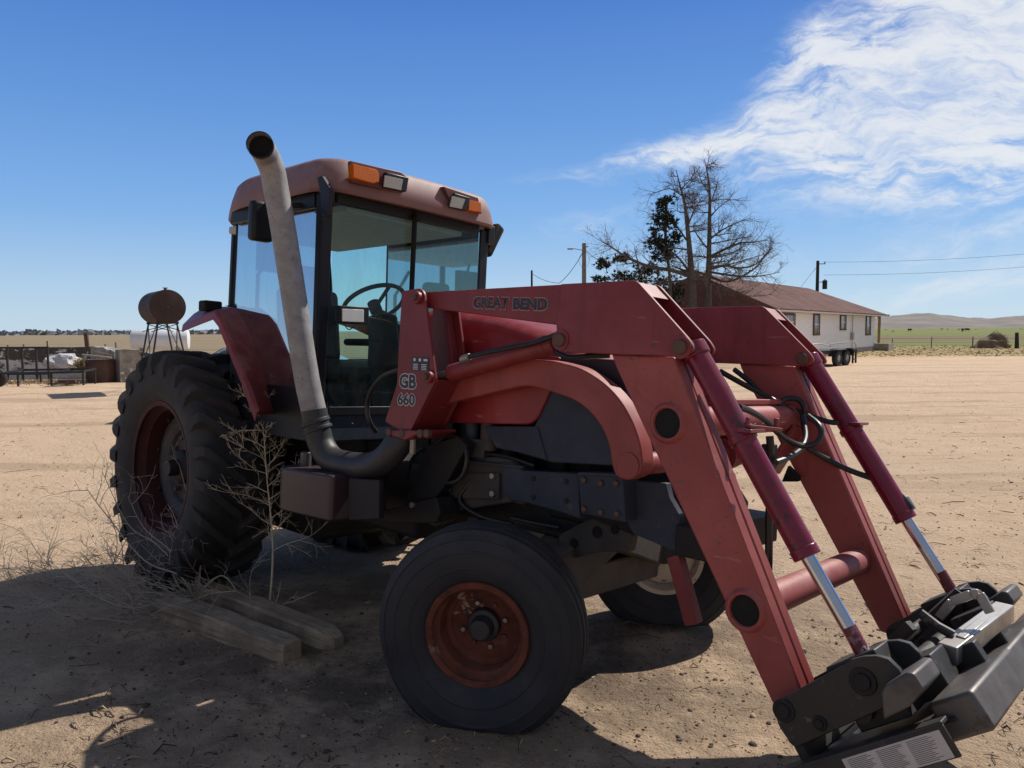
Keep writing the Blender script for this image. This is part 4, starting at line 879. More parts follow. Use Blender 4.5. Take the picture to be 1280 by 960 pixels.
# ------------------------------------------------------------------ BACKGROUND, RIGHT
def lean(m, c): return m
M['siding'] = None
def siding_mat():
    m, nt, b = new_mat('white_clapboard'); o = coords(nt); n1 = nz(nt, o, 3, 5, .6)
    w_ = N(nt, 'ShaderNodeTexWave'); w_.bands_direction = 'Z'; w_.wave_profile = 'SAW'; w_.inputs['Scale'].default_value = 1.25; link(nt, o, w_.inputs[0])
    link(nt, mixc(nt, ramp(nt, n1, .3, .7), (.86, .90, .96), (.80, .84, .90)), b.inputs['Base Color']); b.inputs['Roughness'].default_value = .6; bump(nt, b, w_.outputs[1], .5, .02); return m
def roofmetal(name, c1, c2, pale):
    m, nt, b = new_mat(name); o = coords(nt)
    n1 = nz(nt, o, .9, 6, .7); n2 = nz(nt, scaled(nt, o, (3.5, .5, .5)), 1.2, 5, .7); c = mixc(nt, ramp(nt, n1, .35, .65), c1, c2); c = mixc(nt, mth(nt, 'MULTIPLY', ramp(nt, n2, .60, .68), .6), c, pale)
    link(nt, c, b.inputs['Base Color']); b.inputs['Roughness'].default_value = .85; b.inputs['Specular IOR Level'].default_value = .08
    w_ = N(nt, 'ShaderNodeTexWave'); w_.bands_direction = 'X'; w_.inputs['Scale'].default_value = 1.3; link(nt, o, w_.inputs[0]); bump(nt, b, w_.outputs[1], .6, .03); return m
M['siding'] = siding_mat(); M['hroof'] = roofmetal('rusty_metal_roof', (.115, .058, .05), (.165, .092, .082), (.40, .33, .31))
M['trimw'] = plain('white_trim', (.72, .72, .71), .6); M['trimb'] = plain('brown_window_trim', (.12, .06, .045), .7); M['brick'] = weathered('brown_brick_gable', (.17, .085, .06), (.11, .06, .045), .85, s=4)
M['timber'] = plain('raw_timber', (.33, .22, .12), .8); M['concrete'] = weathered('weathered_concrete', (.36, .33, .29), (.27, .24, .21), .9, s=4, bmp=.25)
M['pole'] = weathered('weathered_pole_wood', (.30, .26, .22), (.20, .17, .14), .9, s=5); M['darkpole'] = plain('creosoted_pole', (.035, .03, .03), .9); M['galv'] = plain('galvanised', (.35, .36, .37), .45, .5); M['wire'] = plain('wire', (.05, .05, .055), .6)

Ec = Vector((27.6, 58.6, 0)); Wd_ = Vector((14.7 - 27.8, 42 - 59, 0)).normalized()        # right-hand corner, wall running back to the left
Bd = Vector((-Wd_.y, Wd_.x, 0)); Bd = Bd if Bd.y > 0 else -Bd                              # into the house
hang = math.atan2(-Wd_.y, -Wd_.x)
house = empty('farmhouse', 'white clapboard farmhouse with rusty metal roof and brown trimmed windows behind the bare trees', 'house', Ec, hang)
LW = 23.0                                # local frame: x towards the right end, wall runs to x = -LW, y into the house
mb = MB().box((-LW / 2, 4, 1.35), (LW, 8, 2.7)); part(mb, 'wall', M['siding'], house, 0)
part(MB().box((-LW / 2 + .02, 4, .17), (LW + .06, 8.06, .34)), 'foundation', M['concrete'], house, 0)
rx0, rx1, ry0, ry1, ze, zr = -LW - .5, 2.0, -.55, 8.55, 2.72, 4.75
rf = MB().add([(rx0, ry0, ze), (rx1, ry0, ze), (rx1, ry1, ze), (rx0, ry1, ze), (rx0, 4, zr), (rx1 - 5.2, 4, zr), (rx0, ry0, ze - .12), (rx1, ry0, ze - .12), (rx1, ry1, ze - .12), (rx0, ry1, ze - .12)],
    [(0, 1, 5, 4), (1, 2, 5), (2, 3, 4, 5), (3, 0, 4), (0, 6, 7, 1), (1, 7, 8, 2), (2, 8, 9, 3), (3, 9, 6, 0), (9, 8, 7, 6)])
ro_ = part(rf, 'roof', M['hroof'], house, 0, ang=10)
part(MB().box(((rx0 + rx1) / 2, ry0 - .03, ze - .06), (rx1 - rx0, .05, .14)), 'eave_trim', M['trimw'], ro_, 0)
# corrugated edge showing as a row of pale tips
ct_ = MB().box(((rx0 + rx1) / 2, ry0 - .075, ze + .008), (rx1 - rx0, .02, .02))
for k in range(90): ct_.box((rx0 + .15 + k * (rx1 - rx0 - .3) / 89, ry0 - .085, ze + .0), (.13, .08, .05))
ct_.build('corrugation_edge', M['hroof'], ro_, 0)
def on_wall(u, v, y=-.02):                # pixel -> house-local point on its front wall
    o = house_inv @ Vector((0, 0, HC)); d = house_inv.to_3x3() @ ray(u, v); t = (y - o.y) / d.y; return o + d * t
house_inv = (Matrix.Translation(Ec) @ Matrix.Rotation(hang, 4, 'Z')).inverted()
for u0, u1, v0, v1, ncol in ((977, 993, 392, 413, 2), (1016.5, 1024, 392, 419, 1), (1050, 1057, 393, 412.5, 1), (1082, 1088, 393.5, 419, 1)):
    p0 = on_wall(u0, v1); p1 = on_wall(u1, v0); cxx, czz, ww, hh = (p0.x + p1.x) / 2, (p0.z + p1.z) / 2, abs(p1.x - p0.x), abs(p1.z - p0.z)
    wi = part(MB().box((cxx - ww / 2, -.04, czz), (.11, .08, hh)).box((cxx + ww / 2, -.04, czz), (.11, .08, hh)).box((cxx, -.04, czz + hh / 2 - .05), (ww, .079, .12)).box((cxx, -.05, czz - hh / 2 + .03), (ww + .1, .10, .10)), 'window', M['trimb'], house, 0)
    part(MB().box((cxx, -.012, czz), (ww - .1, .02, hh - .1)), 'pane', M['winglass'], wi, 0)
    sash = MB().box((cxx, -.026, czz), (ww - .1, .02, .07))
    for k in range(ncol - 1): sash.box((cxx, -.0265, czz), (.08, .02, hh - .1))
    for e in (-1, 1): sash.box((cxx + e * (ww / 2 - .09), -.0262, czz), (.07, .02, hh - .1))
    part(sash, 'sash', M['trimw'], wi, 0)
mt_ = on_wall(1064, 420); part(MB().box((mt_.x, -.10, mt_.z), (.3, .16, .5)).cyl((mt_.x, -.1, .3), (mt_.x, -.1, 2.6), .03, n=8), 'electric_meter', M['galv'], house, 0)
part(MB().box((1.0, 1.0, .28), (1.95, 4.0, .56)), 'porch_step', M['concrete'], house, 0)
part(MB().box((1.25, -.05, 1.62), (.17, .17, 2.1)).bar((1.25, -.05, 2.2), (.75, -.05, 2.62), .1, .1), 'porch_post', M['timber'], house, 0)
# brown gabled wing at the far left end of the house
wing = empty('gabled_wing', 'brown gabled building with rusty roof behind the bare tree trunks', 'building', at_depth(862, 420, 46) * 1, rad(-14)); wing.location.z = 0
gw = MB(); gw.add([(-2.6, 0, 0), (2.6, 0, 0), (2.6, 0, 3.4), (0, 0, 4.75), (-2.6, 0, 3.4), (-2.6, 6, 0), (2.6, 6, 0), (2.6, 6, 3.4), (0, 6, 4.75), (-2.6, 6, 3.4)], [(0, 1, 2, 3, 4), (9, 8, 7, 6, 5), (0, 5, 6, 1), (1, 6, 7, 2), (4, 9, 5, 0)])
part(gw, 'wall', M['brick'], wing, 0, ang=10)
part(MB().add([(-3.0, -.3, 3.24), (0, -.3, 4.84), (3.0, -.3, 3.24), (-3.0, 6.3, 3.24), (0, 6.3, 4.84), (3.0, 6.3, 3.24), (-3.0, -.3, 3.10), (0, -.3, 4.70), (3.0, -.3, 3.10), (-3.0, 6.3, 3.10), (0, 6.3, 4.70), (3.0, 6.3, 3.10)],
    [(0, 1, 4, 3), (1, 2, 5, 4), (0, 6, 7, 1), (1, 7, 8, 2), (9, 10, 7, 6), (10, 11, 8, 7), (3, 9, 6, 0), (2, 8, 11, 5)]), 'roof', M['hroof'], wing, 0, ang=10)

# flatbed trailer in front of the house
trl = empty('flatbed_trailer', 'flatbed trailer with two black wheels parked in front of the white house', 'trailer', ground_at(1050, 457.5) * 1, hang - rad(10))
part(MB().box((-1.6, .95, .68), (6.6, 1.95, .10)).box((-1.6, .0, .66), (6.6, .06, .16)).box((-1.6, 1.9, .66), (6.6, .06, .16)), 'deck', M['dark2'], trl, .01)
part(MB().bar((1.7, .1, .62), (2.4, .95, .62), .08, .1).bar((1.7, 1.8, .62), (2.4, .95, .62), .08, .1).bar((1.75, .2, .62), (1.75, .2, .06), .07, .07).bar((2.3, .3, .62), (2.3, .3, .06), .07, .07).bar((1.72, .2, .25), (2.32, .3, .25), .05, .05), 'drawbar', M['dark2'], trl, 0)
for s2 in (-.05, 1.95):
    for x_ in (-.42, .42):
        r_ = MB().lathe([(.17, -.10), (.30, -.11), (.345, -.08), (.355, 0), (.345, .08), (.30, .11), (.17, .10)], (x_, s2, .355), (0, -1, 0), 28); wh = part(r_, 'wheel', M['rubber2'], trl, 0)
        part(MB().lathe([(.0, .07), (.06, .08), (.10, .05), (.17, .085), (.18, .06), (.17, -.06), (0, -.05)], (x_, s2, .355), (0, -1 if s2 < 1 else 1, 0), 20), 'rim', M['galv'], wh, 0)
    fd = smooth_path([(-.98, s2, .46), (-.90, s2, .70), (-.6, s2, .80), (.6, s2, .80), (.90, s2, .70), (.98, s2, .46)], 4)
    fm = MB(); fm.add([p + Vector((0, d_, 0)) for p in fd for d_ in (-.15, .15)], [(2 * i, 2 * i + 1, 2 * i + 3, 2 * i + 2) for i in range(len(fd) - 1)]); part(fm, 'mudguard', M['dark2'], trl, 0)
hs_ = MB().tube(smooth_path([(-3.5, .02, .9), (-2.2, .02, 1.05), (-1.0, .02, .92), (-.9, .02, 1.0), (.6, .02, 1.06), (1.5, .02, 1.02), (1.7, .02, .74)], 5), .025, 6); part(hs_, 'side_rail', M['galv'], trl, 0)

# trees
M['bark'] = weathered('grey_bark', (.11, .088, .074), (.07, .056, .048), .95, s=3, bmp=.3)
M['twig'] = plain('dry_twig', (.13, .106, .09), .95); M['needle'] = plain('dark_juniper', (.026, .032, .018), .9); M['drystem'] = plain('dry_weed_stem', (.62, .53, .38), .85); M['greytwig'] = plain('grey_dead_twig', (.40, .34, .28), .9)
def grow(mb_lo, mb_hi, p, d, L, r, lvl, rng, spread=.6, up=.12, kids=4, hi_from=2, segs=6, minr=.006):
    pts = [p.copy()]; rs = [r]; q = p.copy(); dd = d.normalized()
    for i in range(segs):
        dd = (dd + Vector((rng.gauss(0, .13), rng.gauss(0, .13), rng.gauss(0, .10) + up * .35))).normalized(); q = q + dd * (L / segs); pts.append(q.copy()); rs.append(max(minr * .6, r * (1 - .78 * (i + 1) / segs)))
    (mb_lo if lvl < hi_from else mb_hi).tube(pts, rs, 7 if lvl < 1 else 5 if lvl < 2 else 3, caps=False)
    if lvl >= 4 or r < minr: return
    for k in range(kids):
        t = rng.uniform(.25, .98); i = min(int(t * segs), segs - 1); base = pts[i].lerp(pts[i + 1], t * segs - i); ax = (pts[i + 1] - pts[i]).normalized()
        side = ax.orthogonal().normalized(); side = Quaternion(ax, rng.uniform(0, 6.283)) @ side
        nd = (ax * (1 - spread) + side * spread + Vector((0, 0, up))).normalized()
        grow(mb_lo, mb_hi, base, nd, L * rng.uniform(.42, .68) * (1.05 - .35 * t), rs[i] * rng.uniform(.45, .62), lvl + 1, rng, spread, up, kids, hi_from, max(3, segs - 1), minr)
def at_tree(u, v, y): return at_depth(u, v, y)
def bare_tree(name, label, trunk_px, limbs, y, r0, seed, n_limb=14, group=None):
    rng = random.Random(seed); tr_pts = [at_tree(u, v, y) for u, v in trunk_px]; base = tr_pts[0].copy(); base.z = -.1
    root = empty(name, label, 'tree', (base.x, base.y, 0), 0, group); off = Vector((base.x, base.y, 0))
    lo, hi = MB(), MB(); path = smooth_path([base] + tr_pts[1:], 6); n = len(path); rs = [max(.016, r0 * (1 - .965 * (i / (n - 1)) ** .6)) for i in range(n)]
    lo.tube(path, rs, 9, caps=False)
    def limb(pts, r):
        pth = smooth_path(pts, 5); m = len(pth); rr = [max(.012, r * (1 - .85 * i / (m - 1))) for i in range(m)]; lo.tube(pth, rr, 6, caps=False)
        for k in range(int(3 + (pth[-1] - pth[0]).length * 4.6)):
            i = rng.randrange(int(m * .15), m - 1); ax = (pth[i + 1] - pth[i]).normalized(); side = Quaternion(ax, rng.uniform(0, 6.28)) @ ax.orthogonal().normalized()
            grow(lo, hi, pth[i], (ax * .6 + side * .55 + Vector((0, 0, .03))), rng.uniform(.5, 1.35) * min(1, .45 + (pth[-1] - pth[0]).length * .25), max(.016, rr[i] * .5), 2, rng, .55, .03, 5, 2, 4, .006)
    for pts, r, dy in limbs:
        limb([at_tree(u, v, y + dy * i / (len(pts) - 1)) for i, (u, v) in enumerate(pts)], r)
    for k in range(n_limb):
        t = rng.uniform(.28, .97); i = int(t * (n - 1)); ax = Vector((rng.gauss(0, 1), rng.gauss(0, 1), 0)).normalized(); L = (3.2 * (1 - t) + .35) * rng.uniform(.6, 1.1)
        a_ = path[i]; limb([a_, a_ + ax * L * .5 + Vector((0, 0, L * .08)), a_ + ax * L + Vector((rng.gauss(0, .2), rng.gauss(0, .2), L * rng.uniform(.05, .4)))], max(.02, rs[i] * .38))
    for mm in (lo, hi): mm.v = [p - off for p in mm.v]
    part(lo, 'trunk', M['bark'], root, 0, ang=80, fix=False); part(hi, 'crown', M['twig'], root, 0, ang=80, fix=False); return root
ty = 37.0
t1 = bare_tree('bare_tree', 'bare dead tree with bent left trunk and one long low limb reaching left', [(866, 440), (866, 372), (864, 335), (860, 290), (856, 255), (850, 232), (845, 212)],
    [([(862, 345), (840, 338), (815, 334), (795, 327), (778, 318), (763, 308), (752, 302)], .11, -2), ([(860, 338), (848, 322), (830, 308), (808, 296)], .06, 1), ([(858, 300), (845, 282), (832, 272), (815, 268)], .05, 1.5), ([(859, 285), (868, 262), (878, 246)], .05, -1.5), ([(853, 245), (838, 236), (822, 240), (812, 244)], .035, 1), ([(852, 236), (862, 226), (872, 222)], .03, -.6), ([(866, 352), (880, 345), (896, 332)], .06, -2), ([(862, 350), (835, 352), (800, 350), (770, 345)], .05, -1)], ty, .30, 11, 16)
t2 = bare_tree('bare_tree', 'tall bare dead tree with straight right trunk and wide twiggy crown spreading right', [(885, 440), (885, 372), (886, 330), (887, 280), (887, 240), (884, 215), (881, 201)],
    [([(886, 322), (905, 312), (925, 304), (940, 303), (958, 300)], .08, -1.5), ([(887, 335), (905, 332), (925, 335), (945, 330), (962, 312), (968, 302)], .075, 1), ([(886, 300), (902, 288), (922, 278), (938, 272)], .06, 1.5), ([(887, 272), (900, 258), (912, 250)], .045, -1), ([(886, 345), (910, 352), (940, 338), (955, 322), (966, 310)], .07, -1.2), ([(887, 258), (895, 235), (898, 222)], .035, .5), ([(886, 312), (872, 295), (866, 280)], .045, 1), ([(886, 240), (876, 225), (874, 208)], .03, .3), ([(886, 350), (905, 362), (935, 370), (965, 368)], .06, -2), ([(886, 340), (922, 345), (950, 345), (975, 340)], .06, -3)], ty + .8, .26, 23, 20)
def juniper(name, label, clumps, y, seed, trunk_px):
    rng = random.Random(seed); base = at_depth(*trunk_px[0], y); base.z = 0; root = empty(name, label, 'tree', base)
    tm_ = MB(); tm_.tube(smooth_path([Vector((base.x, base.y, -.05))] + [at_depth(u, v, y) for u, v in trunk_px[1:]], 5), .07, 6, caps=False); tm_.v = [p - base for p in tm_.v]; part(tm_, 'trunk', M['bark'], root, 0)
    mb = MB()
    for u, v, ru, rv in clumps:
        c = at_depth(u, v, y); sx_ = ru / FPX * y; sz_ = rv / FPX * y
        for k in range(int(34 * ru * rv / 60) + 30):
            tuft = c + Vector((rng.gauss(0, .48) * sx_, rng.gauss(0, .5) * sx_, rng.gauss(0, .48) * sz_)); dirn = (tuft - c + Vector((0, 0, .12))).normalized()
            for j in range(9):
                d = (dirn + Vector((rng.gauss(0, .55), rng.gauss(0, .55), rng.gauss(0, .45)))).normalized() * rng.uniform(.10, .24); s_ = d.orthogonal().normalized() * rng.uniform(.018, .04); s_ = Quaternion(d.normalized(), rng.uniform(0, 6.3)) @ s_
                mb.add([tuft - s_, tuft + s_, tuft + d], [(0, 1, 2)])
    mb.v = [p - base for p in mb.v]; part(mb, 'crown', M['needle'], root, 0, fix=False, ang=180)
juniper('juniper_tree', 'dark evergreen clumps of a juniper among the bare trees, left of their trunks', [(835, 250, 9, 4), (826, 258, 6, 7), (828, 272, 12, 6), (822, 284, 9, 9), (838, 280, 9, 9), (818, 302, 8, 7), (832, 305, 13, 8), (845, 297, 8, 6), (822, 318, 9, 8), (836, 320, 8, 6), (755, 332, 7, 5), (772, 325, 8, 4), (781, 322, 6, 4), (752, 328, 5, 5)], ty + .5, 5, [(838, 440), (838, 360), (832, 300), (833, 255)])
juniper('juniper_shrub', 'low dark juniper foliage behind the raised loader knee, under the left limb', [(750, 350, 9, 4), (775, 346, 12, 5), (800, 342, 12, 8), (815, 338, 10, 8), (845, 365, 10, 14), (790, 350, 20, 8), (830, 355, 14, 8)], ty + 2, 9, [(800, 440), (800, 380), (800, 350)])

# poles and wires
def pole_at(u, vtop, y, r, name, label, mat, lean=0.0):
    b_ = at_depth(u, 430, y); b_.z = 0; top = at_depth(u, vtop, y); root = empty(name, label, 'pole', b_)
    part(MB().cyl((0, 0, -.2), (lean, 0, top.z), r * 1.15, r * .85, n=14), 'post', M[mat], root, 0); return root, top
pr, tp1 = pole_at(730, 304, 55, .17, 'street_light_pole', 'weathered wooden pole with a street lamp arm left of the bare trees', 'pole')
ah = tp1.z
part(MB().tube(smooth_path([(-.1, 0, ah - .5), (-.7, 0, ah - .38), (-1.0, 0, ah - .36)], 4), .03, 6), 'lamp_arm', M['galv'], pr, 0)
part(MB().box((-.98, 0, ah - .40), (.42, .16, .10)), 'lamp_head', M['galv'], pr, .03)
part(MB().tube(smooth_path([(-.1, -.1, ah - .6), (-.4, -.15, ah - 1.2), (-.15, -.15, ah - 1.75)], 5), .012, 4).tube(smooth_path([(.1, -.1, ah - .6), (.38, -.15, ah - 1.2), (.15, -.15, ah - 1.7)], 5), .012, 4).box((.22, 0, ah - .25), (.18, .1, .05)), 'drop_cable', M['wire'], pr, 0)
pr2, tp2 = pole_at(665, 338, 75, .11, 'utility_pole', 'thin distant pole rising above the loader beam beside the cab', 'darkpole')
pr3, tp3 = pole_at(1020, 326, 88, .20, 'utility_pole', 'dark utility pole with a transformer behind the farmhouse roof', 'darkpole')
z3 = tp3.z
part(MB().cyl((.85, 0, z3 - 3.2), (.85, 0, z3 - 2.2), .26, n=16).cyl((.85, 0, z3 - 2.2), (.85, 0, z3 - 2.05), .06, n=8), 'transformer', M['darkpole'], pr3, .02)
part(MB().box((.45, 0, z3 - .35), (.8, .08, .08)).cyl((.8, 0, z3 - .35), (.8, 0, z3 - .1), .06, n=8), 'insulator_bracket', M['darkpole'], pr3, 0); part(MB().box((.5, 0, z3 - 2.4), (.5, .08, .08)), 'transformer_bracket', M['darkpole'], pr3, 0)
def wire(label, a, b_, sag, r=.02, name='power_line'):
    a, b_ = Vector(a), Vector(b_); pts = [a.lerp(b_, i / 24) - Vector((0, 0, sag * 4 * (i / 24) * (1 - i / 24))) for i in range(25)]
    o = MB().tube(pts, r, 5).build(name, M['wire'], None); tag(o, label, 'wire'); return o
wire('upper power line running right from the dark transformer pole', tp3 + Vector((.8, 0, -.15)), at_depth(1330, 313, 92), .35, .016)
wire('lower power line running right from the dark transformer pole', tp3 + Vector((.9, 0, -1.6)), at_depth(1330, 329, 92), .35, .016)
wire('guy wire slanting left from the dark transformer pole', tp3 + Vector((0, 0, -.8)), at_depth(1001, 359, 84), .0, .022)
wire('cable slanting from the street lamp pole down to the left', tp1 + Vector((0, 0, -.5)), at_depth(699, 354, 60), .25, .022)
wire('cable between the thin pole and the lamp pole service drop', tp2 + Vector((0, 0, -.3)), at_depth(699, 354, 60), .2, .022)
wire('cable slanting right from the street lamp pole into the trees', tp1 + Vector((0, 0, -.3)), at_depth(752, 325, 48), .2, .022)

# field fence, mound, cattle
for i, (u, v0, v1, r) in enumerate(((1115, 423, 436, .05), (1164, 421, 436, .05), (1215.5, 421, 434, .06))):
    b_ = ground_at(u, 434.5); o = MB().cyl((0, 0, -.1), (.02, 0, at_depth(u, v0, b_.y).z), r, r * .9, n=8).build('fence_post', M['pole'], None); o.location = (b_.x, b_.y, 0)
    tag(o, ['thin fence post nearest the farmhouse porch at the green field edge', 'thin fence post midway between the porch and the straw mound', 'thin fence post just left of the straw mound'][i], 'fence post', 'posts along the green field')
b_ = ground_at(1271, 435.5); o = MB().cyl((0, 0, -.1), (-.05, 0, 1.3), .17, .13, n=9).build('fence_post', M['darkpole'], None); o.location = (b_.x, b_.y, 0); tag(o, 'thick dark stump-like fence post right of the straw mound', 'fence post')
for h_ in (.45, .8):
    a_ = ground_at(1098, 434.5); c_ = ground_at(1272, 434.5); wire('fence wire strung along the green field at %s height' % ('knee' if h_ < .6 else 'waist'), (a_.x, a_.y, h_), (c_.x, c_.y, h_), .0, .008, 'fence_wire')
mb = MB(); mbp = ground_at(1240, 435); rng = random.Random(4); vs = []; nu, nv = 40, 14
for j in range(nv + 1):
    for i in range(nu):
        an = 2 * math.pi * i / nu; t = j / nv; ra = (1 - t) ** .65; x_ = math.cos(an) * ra * 1.9 - .35 * (1 - t); y_ = math.sin(an) * ra * 1.6; z_ = 1.55 * t ** .85 * (1 + .0 * an)
        nn_ = noise.noise((x_ * 1.6, y_ * 1.6, z_ * 1.6 + 3)) * .35 + noise.noise((x_ * 5, y_ * 5, z_ * 5)) * .12; vs.append((x_ * (1 + nn_) + .35 * t, y_ * (1 + nn_), max(-.05, z_ * (1 + nn_ * .5))))
mb.add(vs, [(j * nu + i, j * nu + (i + 1) % nu, (j + 1) * nu + (i + 1) % nu, (j + 1) * nu + i) for j in range(nv) for i in range(nu)])
for k in range(700):
    p = Vector(rng.choice(vs)); d = Vector((rng.gauss(0, 1), rng.gauss(0, 1), rng.gauss(.3, .6))).normalized() * rng.uniform(.1, .3); s_ = d.orthogonal() * .08; mb.add([p - s_, p + s_, p + d], [(0, 1, 2)])
o = mb.build('hay_mound', weathered('old_hay', (.26, .19, .11), (.15, .11, .07), .95, s=2, bmp=.5), None, ang=180); o.location = (mbp.x + .15, mbp.y, 0); o.scale = (.72, .72, .85); tag(o, 'rounded mound of old brown hay at the edge of the green field', 'hay mound')
def cow(name, label, u, v, y, rz):
    mb = MB(); b = at_depth(u, v, y); zg = gz(b.x, b.y); mb.lathe([(0, -.85), (.26, -.80), (.36, -.5), (.38, 0), (.36, .5), (.27, .75), (0, .85)], (0, 0, .95), (1, 0, 0), 14)
    mb.tube([(.7, 0, 1.1), (1.0, 0, 1.05), (1.25, 0, .75), (1.42, 0, .55)], [.24, .18, .14, .08], 8)
    for x_ in (-.6, .55):
        for s_ in (-.2, .2): mb.tube([(x_, s_, .8), (x_ - .04, s_, .42), (x_, s_, 0)], [.13, .08, .06], 6)
    mb.tube([(-.85, 0, 1.2), (-.98, 0, .9), (-.96, 0, .4)], .03, 4)
    o = mb.build(name, M['cow'], None); o.location = (b.x, b.y, zg); o.rotation_euler = (0, 0, rz); tag(o, label, 'cow', 'cattle grazing the green field'); return o
M['cow'] = plain('black_cow_hide', (.02, .018, .017), .8)
cow('cow', 'tiny black cow standing alone in the green field, leftmost of the herd', 1137, 412, 330, .3); cow('cow', 'left cow of the close black pair in the middle of the field', 1203, 416, 300, 1.2); cow('cow', 'right cow of the close black pair in the middle of the field', 1209, 416, 310, 2.6)
# scattered far shrubs on the plain (too many and too small to count) and the dark tree line at the left horizon
rng = random.Random(12); sh = MB()
def bushlet(mb, c, r, h):
    for k in range(16):
        p = c + Vector((rng.gauss(0, .45) * r, rng.gauss(0, .45) * r, abs(rng.gauss(0, .5)) * h)); a_ = Vector((rng.gauss(0, 1), rng.gauss(0, 1), rng.gauss(0, 1))).normalized() * r * .55; b_ = a_.orthogonal().normalized() * r * .4
        mb.add([p - a_, p + b_, p + a_, p - b_], [(0, 1, 2, 3)])
for k in range(560):
    u = rng.uniform(-160, 400); y = rng.choice((rng.uniform(500, 1000), rng.uniform(900, 1600))); x = (u - 640) / FPX * y; bushlet(sh, Vector((x, y, gz(x, y) - .2)), rng.uniform(2.5, 7), rng.uniform(.8, 2.6))
for k in range(60):
    u = rng.uniform(1090, 1500); y = rng.uniform(300, 900); x = (u - 640) / FPX * y; bushlet(sh, Vector((x, y, gz(x, y) - .2)), rng.uniform(.3, .9), rng.uniform(.3, .9))
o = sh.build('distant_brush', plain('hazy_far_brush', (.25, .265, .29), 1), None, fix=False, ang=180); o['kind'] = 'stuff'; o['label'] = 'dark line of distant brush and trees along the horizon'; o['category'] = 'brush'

# ------------------------------------------------------------------ BACKGROUND, LEFT
def wallmat():
    m, nt, b = new_mat('peeling_whitewashed_wall'); o = coords(nt); sx = N(nt, 'ShaderNodeSeparateXYZ'); link(nt, o, sx.inputs[0])
    n1 = nz(nt, scaled(nt, o, (1, 1, 1.6)), 2.4, 8, .75, .3); f = mth(nt, 'ADD', n1, mth(nt, 'MULTIPLY', sx.outputs[2], .20))
    c = mixc(nt, ramp(nt, f, .62, .66), (.62, .62, .63), (.075, .068, .062)); c = mixc(nt, mth(nt, 'MULTIPLY', ramp(nt, nz(nt, o, 7, 5, .7), .5, .7), .5), c, (.16, .14, .12))
    link(nt, c, b.inputs['Base Color']); b.inputs['Roughness'].default_value = .95; bump(nt, b, nz(nt, o, 6, 7, .7), .6, .05); return m
M['wall'] = wallmat(); M['rubble'] = weathered('rubble_concrete', (.32, .30, .27), (.17, .155, .14), .95, s=3, chip=(.6, .59, .57), chip_amt=.06, chip_s=5, bmp=.6)
M['rust'] = weathered('brown_rust', (.11, .062, .048), (.075, .042, .036), .8, s=3, dust=DUST, dust_amt=.15); M['tankrust'] = weathered('rust_brown_tank_paint', (.062, .044, .040), (.045, .032, .03), .75, s=2.5, spec=.2, dust=(.3, .25, .22), dust_amt=.08)
M['whitetank'] = weathered('white_tank_paint', (.72, .74, .78), (.66, .68, .71), .5, s=2)
M['black_steel'] = plain('black_pipe', (.02, .02, .022), .6)
WY = 28.5
def rough_slab(p0, p1, h0, h1, th, seed, nx=40, nzn=8, jag=.08):
    p0, p1 = Vector(p0), Vector(p1); ax = (p1 - p0).normalized(); nrm_ = Vector((-ax.y, ax.x, 0)); L = (p1 - p0).length; vs = []; mb = MB()
    def pt(i, j, s_):
        t = i / nx; h = (h0 * (1 - t) + h1 * t) + jag * noise.noise((t * L * .9, seed, 0)) + jag * .6 * noise.noise((t * L * 3.1, seed, 4)); z = -.15 + (h + .15) * j / nzn
        q = Vector((t * L, 0, 0)); d = .05 * noise.noise((t * L * 1.5, z * 1.5, seed + s_ * 9)); return Vector((t * L, s_ * th / 2 + d, z))
    for s_ in (-1, 1):
        for j in range(nzn + 1):
            for i in range(nx + 1): vs.append(pt(i, j, s_))
    m = (nx + 1) * (nzn + 1); W = nx + 1; fs = []
    for o_ in (0, m):
        for j in range(nzn):
            for i in range(nx): fs.append((o_ + j * W + i, o_ + j * W + i + 1, o_ + (j + 1) * W + i + 1, o_ + (j + 1) * W + i))
    for i in range(nx): fs.append((nzn * W + i, nzn * W + i + 1, m + nzn * W + i + 1, m + nzn * W + i))
    for j in range(nzn):
        for i in (0, nx): fs.append((j * W + i, (j + 1) * W + i, m + (j + 1) * W + i, m + j * W + i))
    mb.add(vs, fs); return mb, math.atan2(ax.y, ax.x), p0
def slab(name, label, cat, mat, *a, **k):
    mb, rz, p0 = rough_slab(*a, **k); o = mb.build(name, mat, None, ang=60); o.location = p0; o.rotation_euler = (0, 0, rz); return tag(o, label, cat)
xl = lambda u, y: (u - 640) / FPX * y
slab('old_wall', 'low old wall of peeling whitewash and dark stains behind the pipe rack', 'wall', M['wall'], (xl(-140, 28.5), 28.5, 0), (xl(128, 28.5), 28.5, 0), 1.16, 1.16, .3, 1, nx=70, jag=.05)
slab('wall_end_block', 'grey rubble wall end block standing beside the rusty box', 'wall', M['rubble'], (xl(147, 26.4), 26.4, 0), (xl(173, 26.8), 26.8, 0), 1.10, 1.06, .7, 5, nx=14, jag=.07)
slab('broken_wall', 'broken pale wall stretch behind the big rear wheel and the tank stand', 'wall', M['wall'], (xl(176, 27.5), 27.5, 0), (xl(300, 27.5), 27.5, 0), 1.02, .72, .35, 8, nx=40, jag=.16)
slab('wall_crest', 'dark crumbling wall corner between the whitewashed wall and the end block', 'wall', M['rubble'], (xl(120, 28.0), 28.0, 0), (xl(150, 27.2), 27.2, 0), 1.20, 1.08, .4, 3, nx=16, jag=.12)
bx = empty('rusty_box', 'rusty brown metal box open at the top against the rubble wall', 'metal box', (xl(126, 26.2), 26.2, 0), rad(-6))
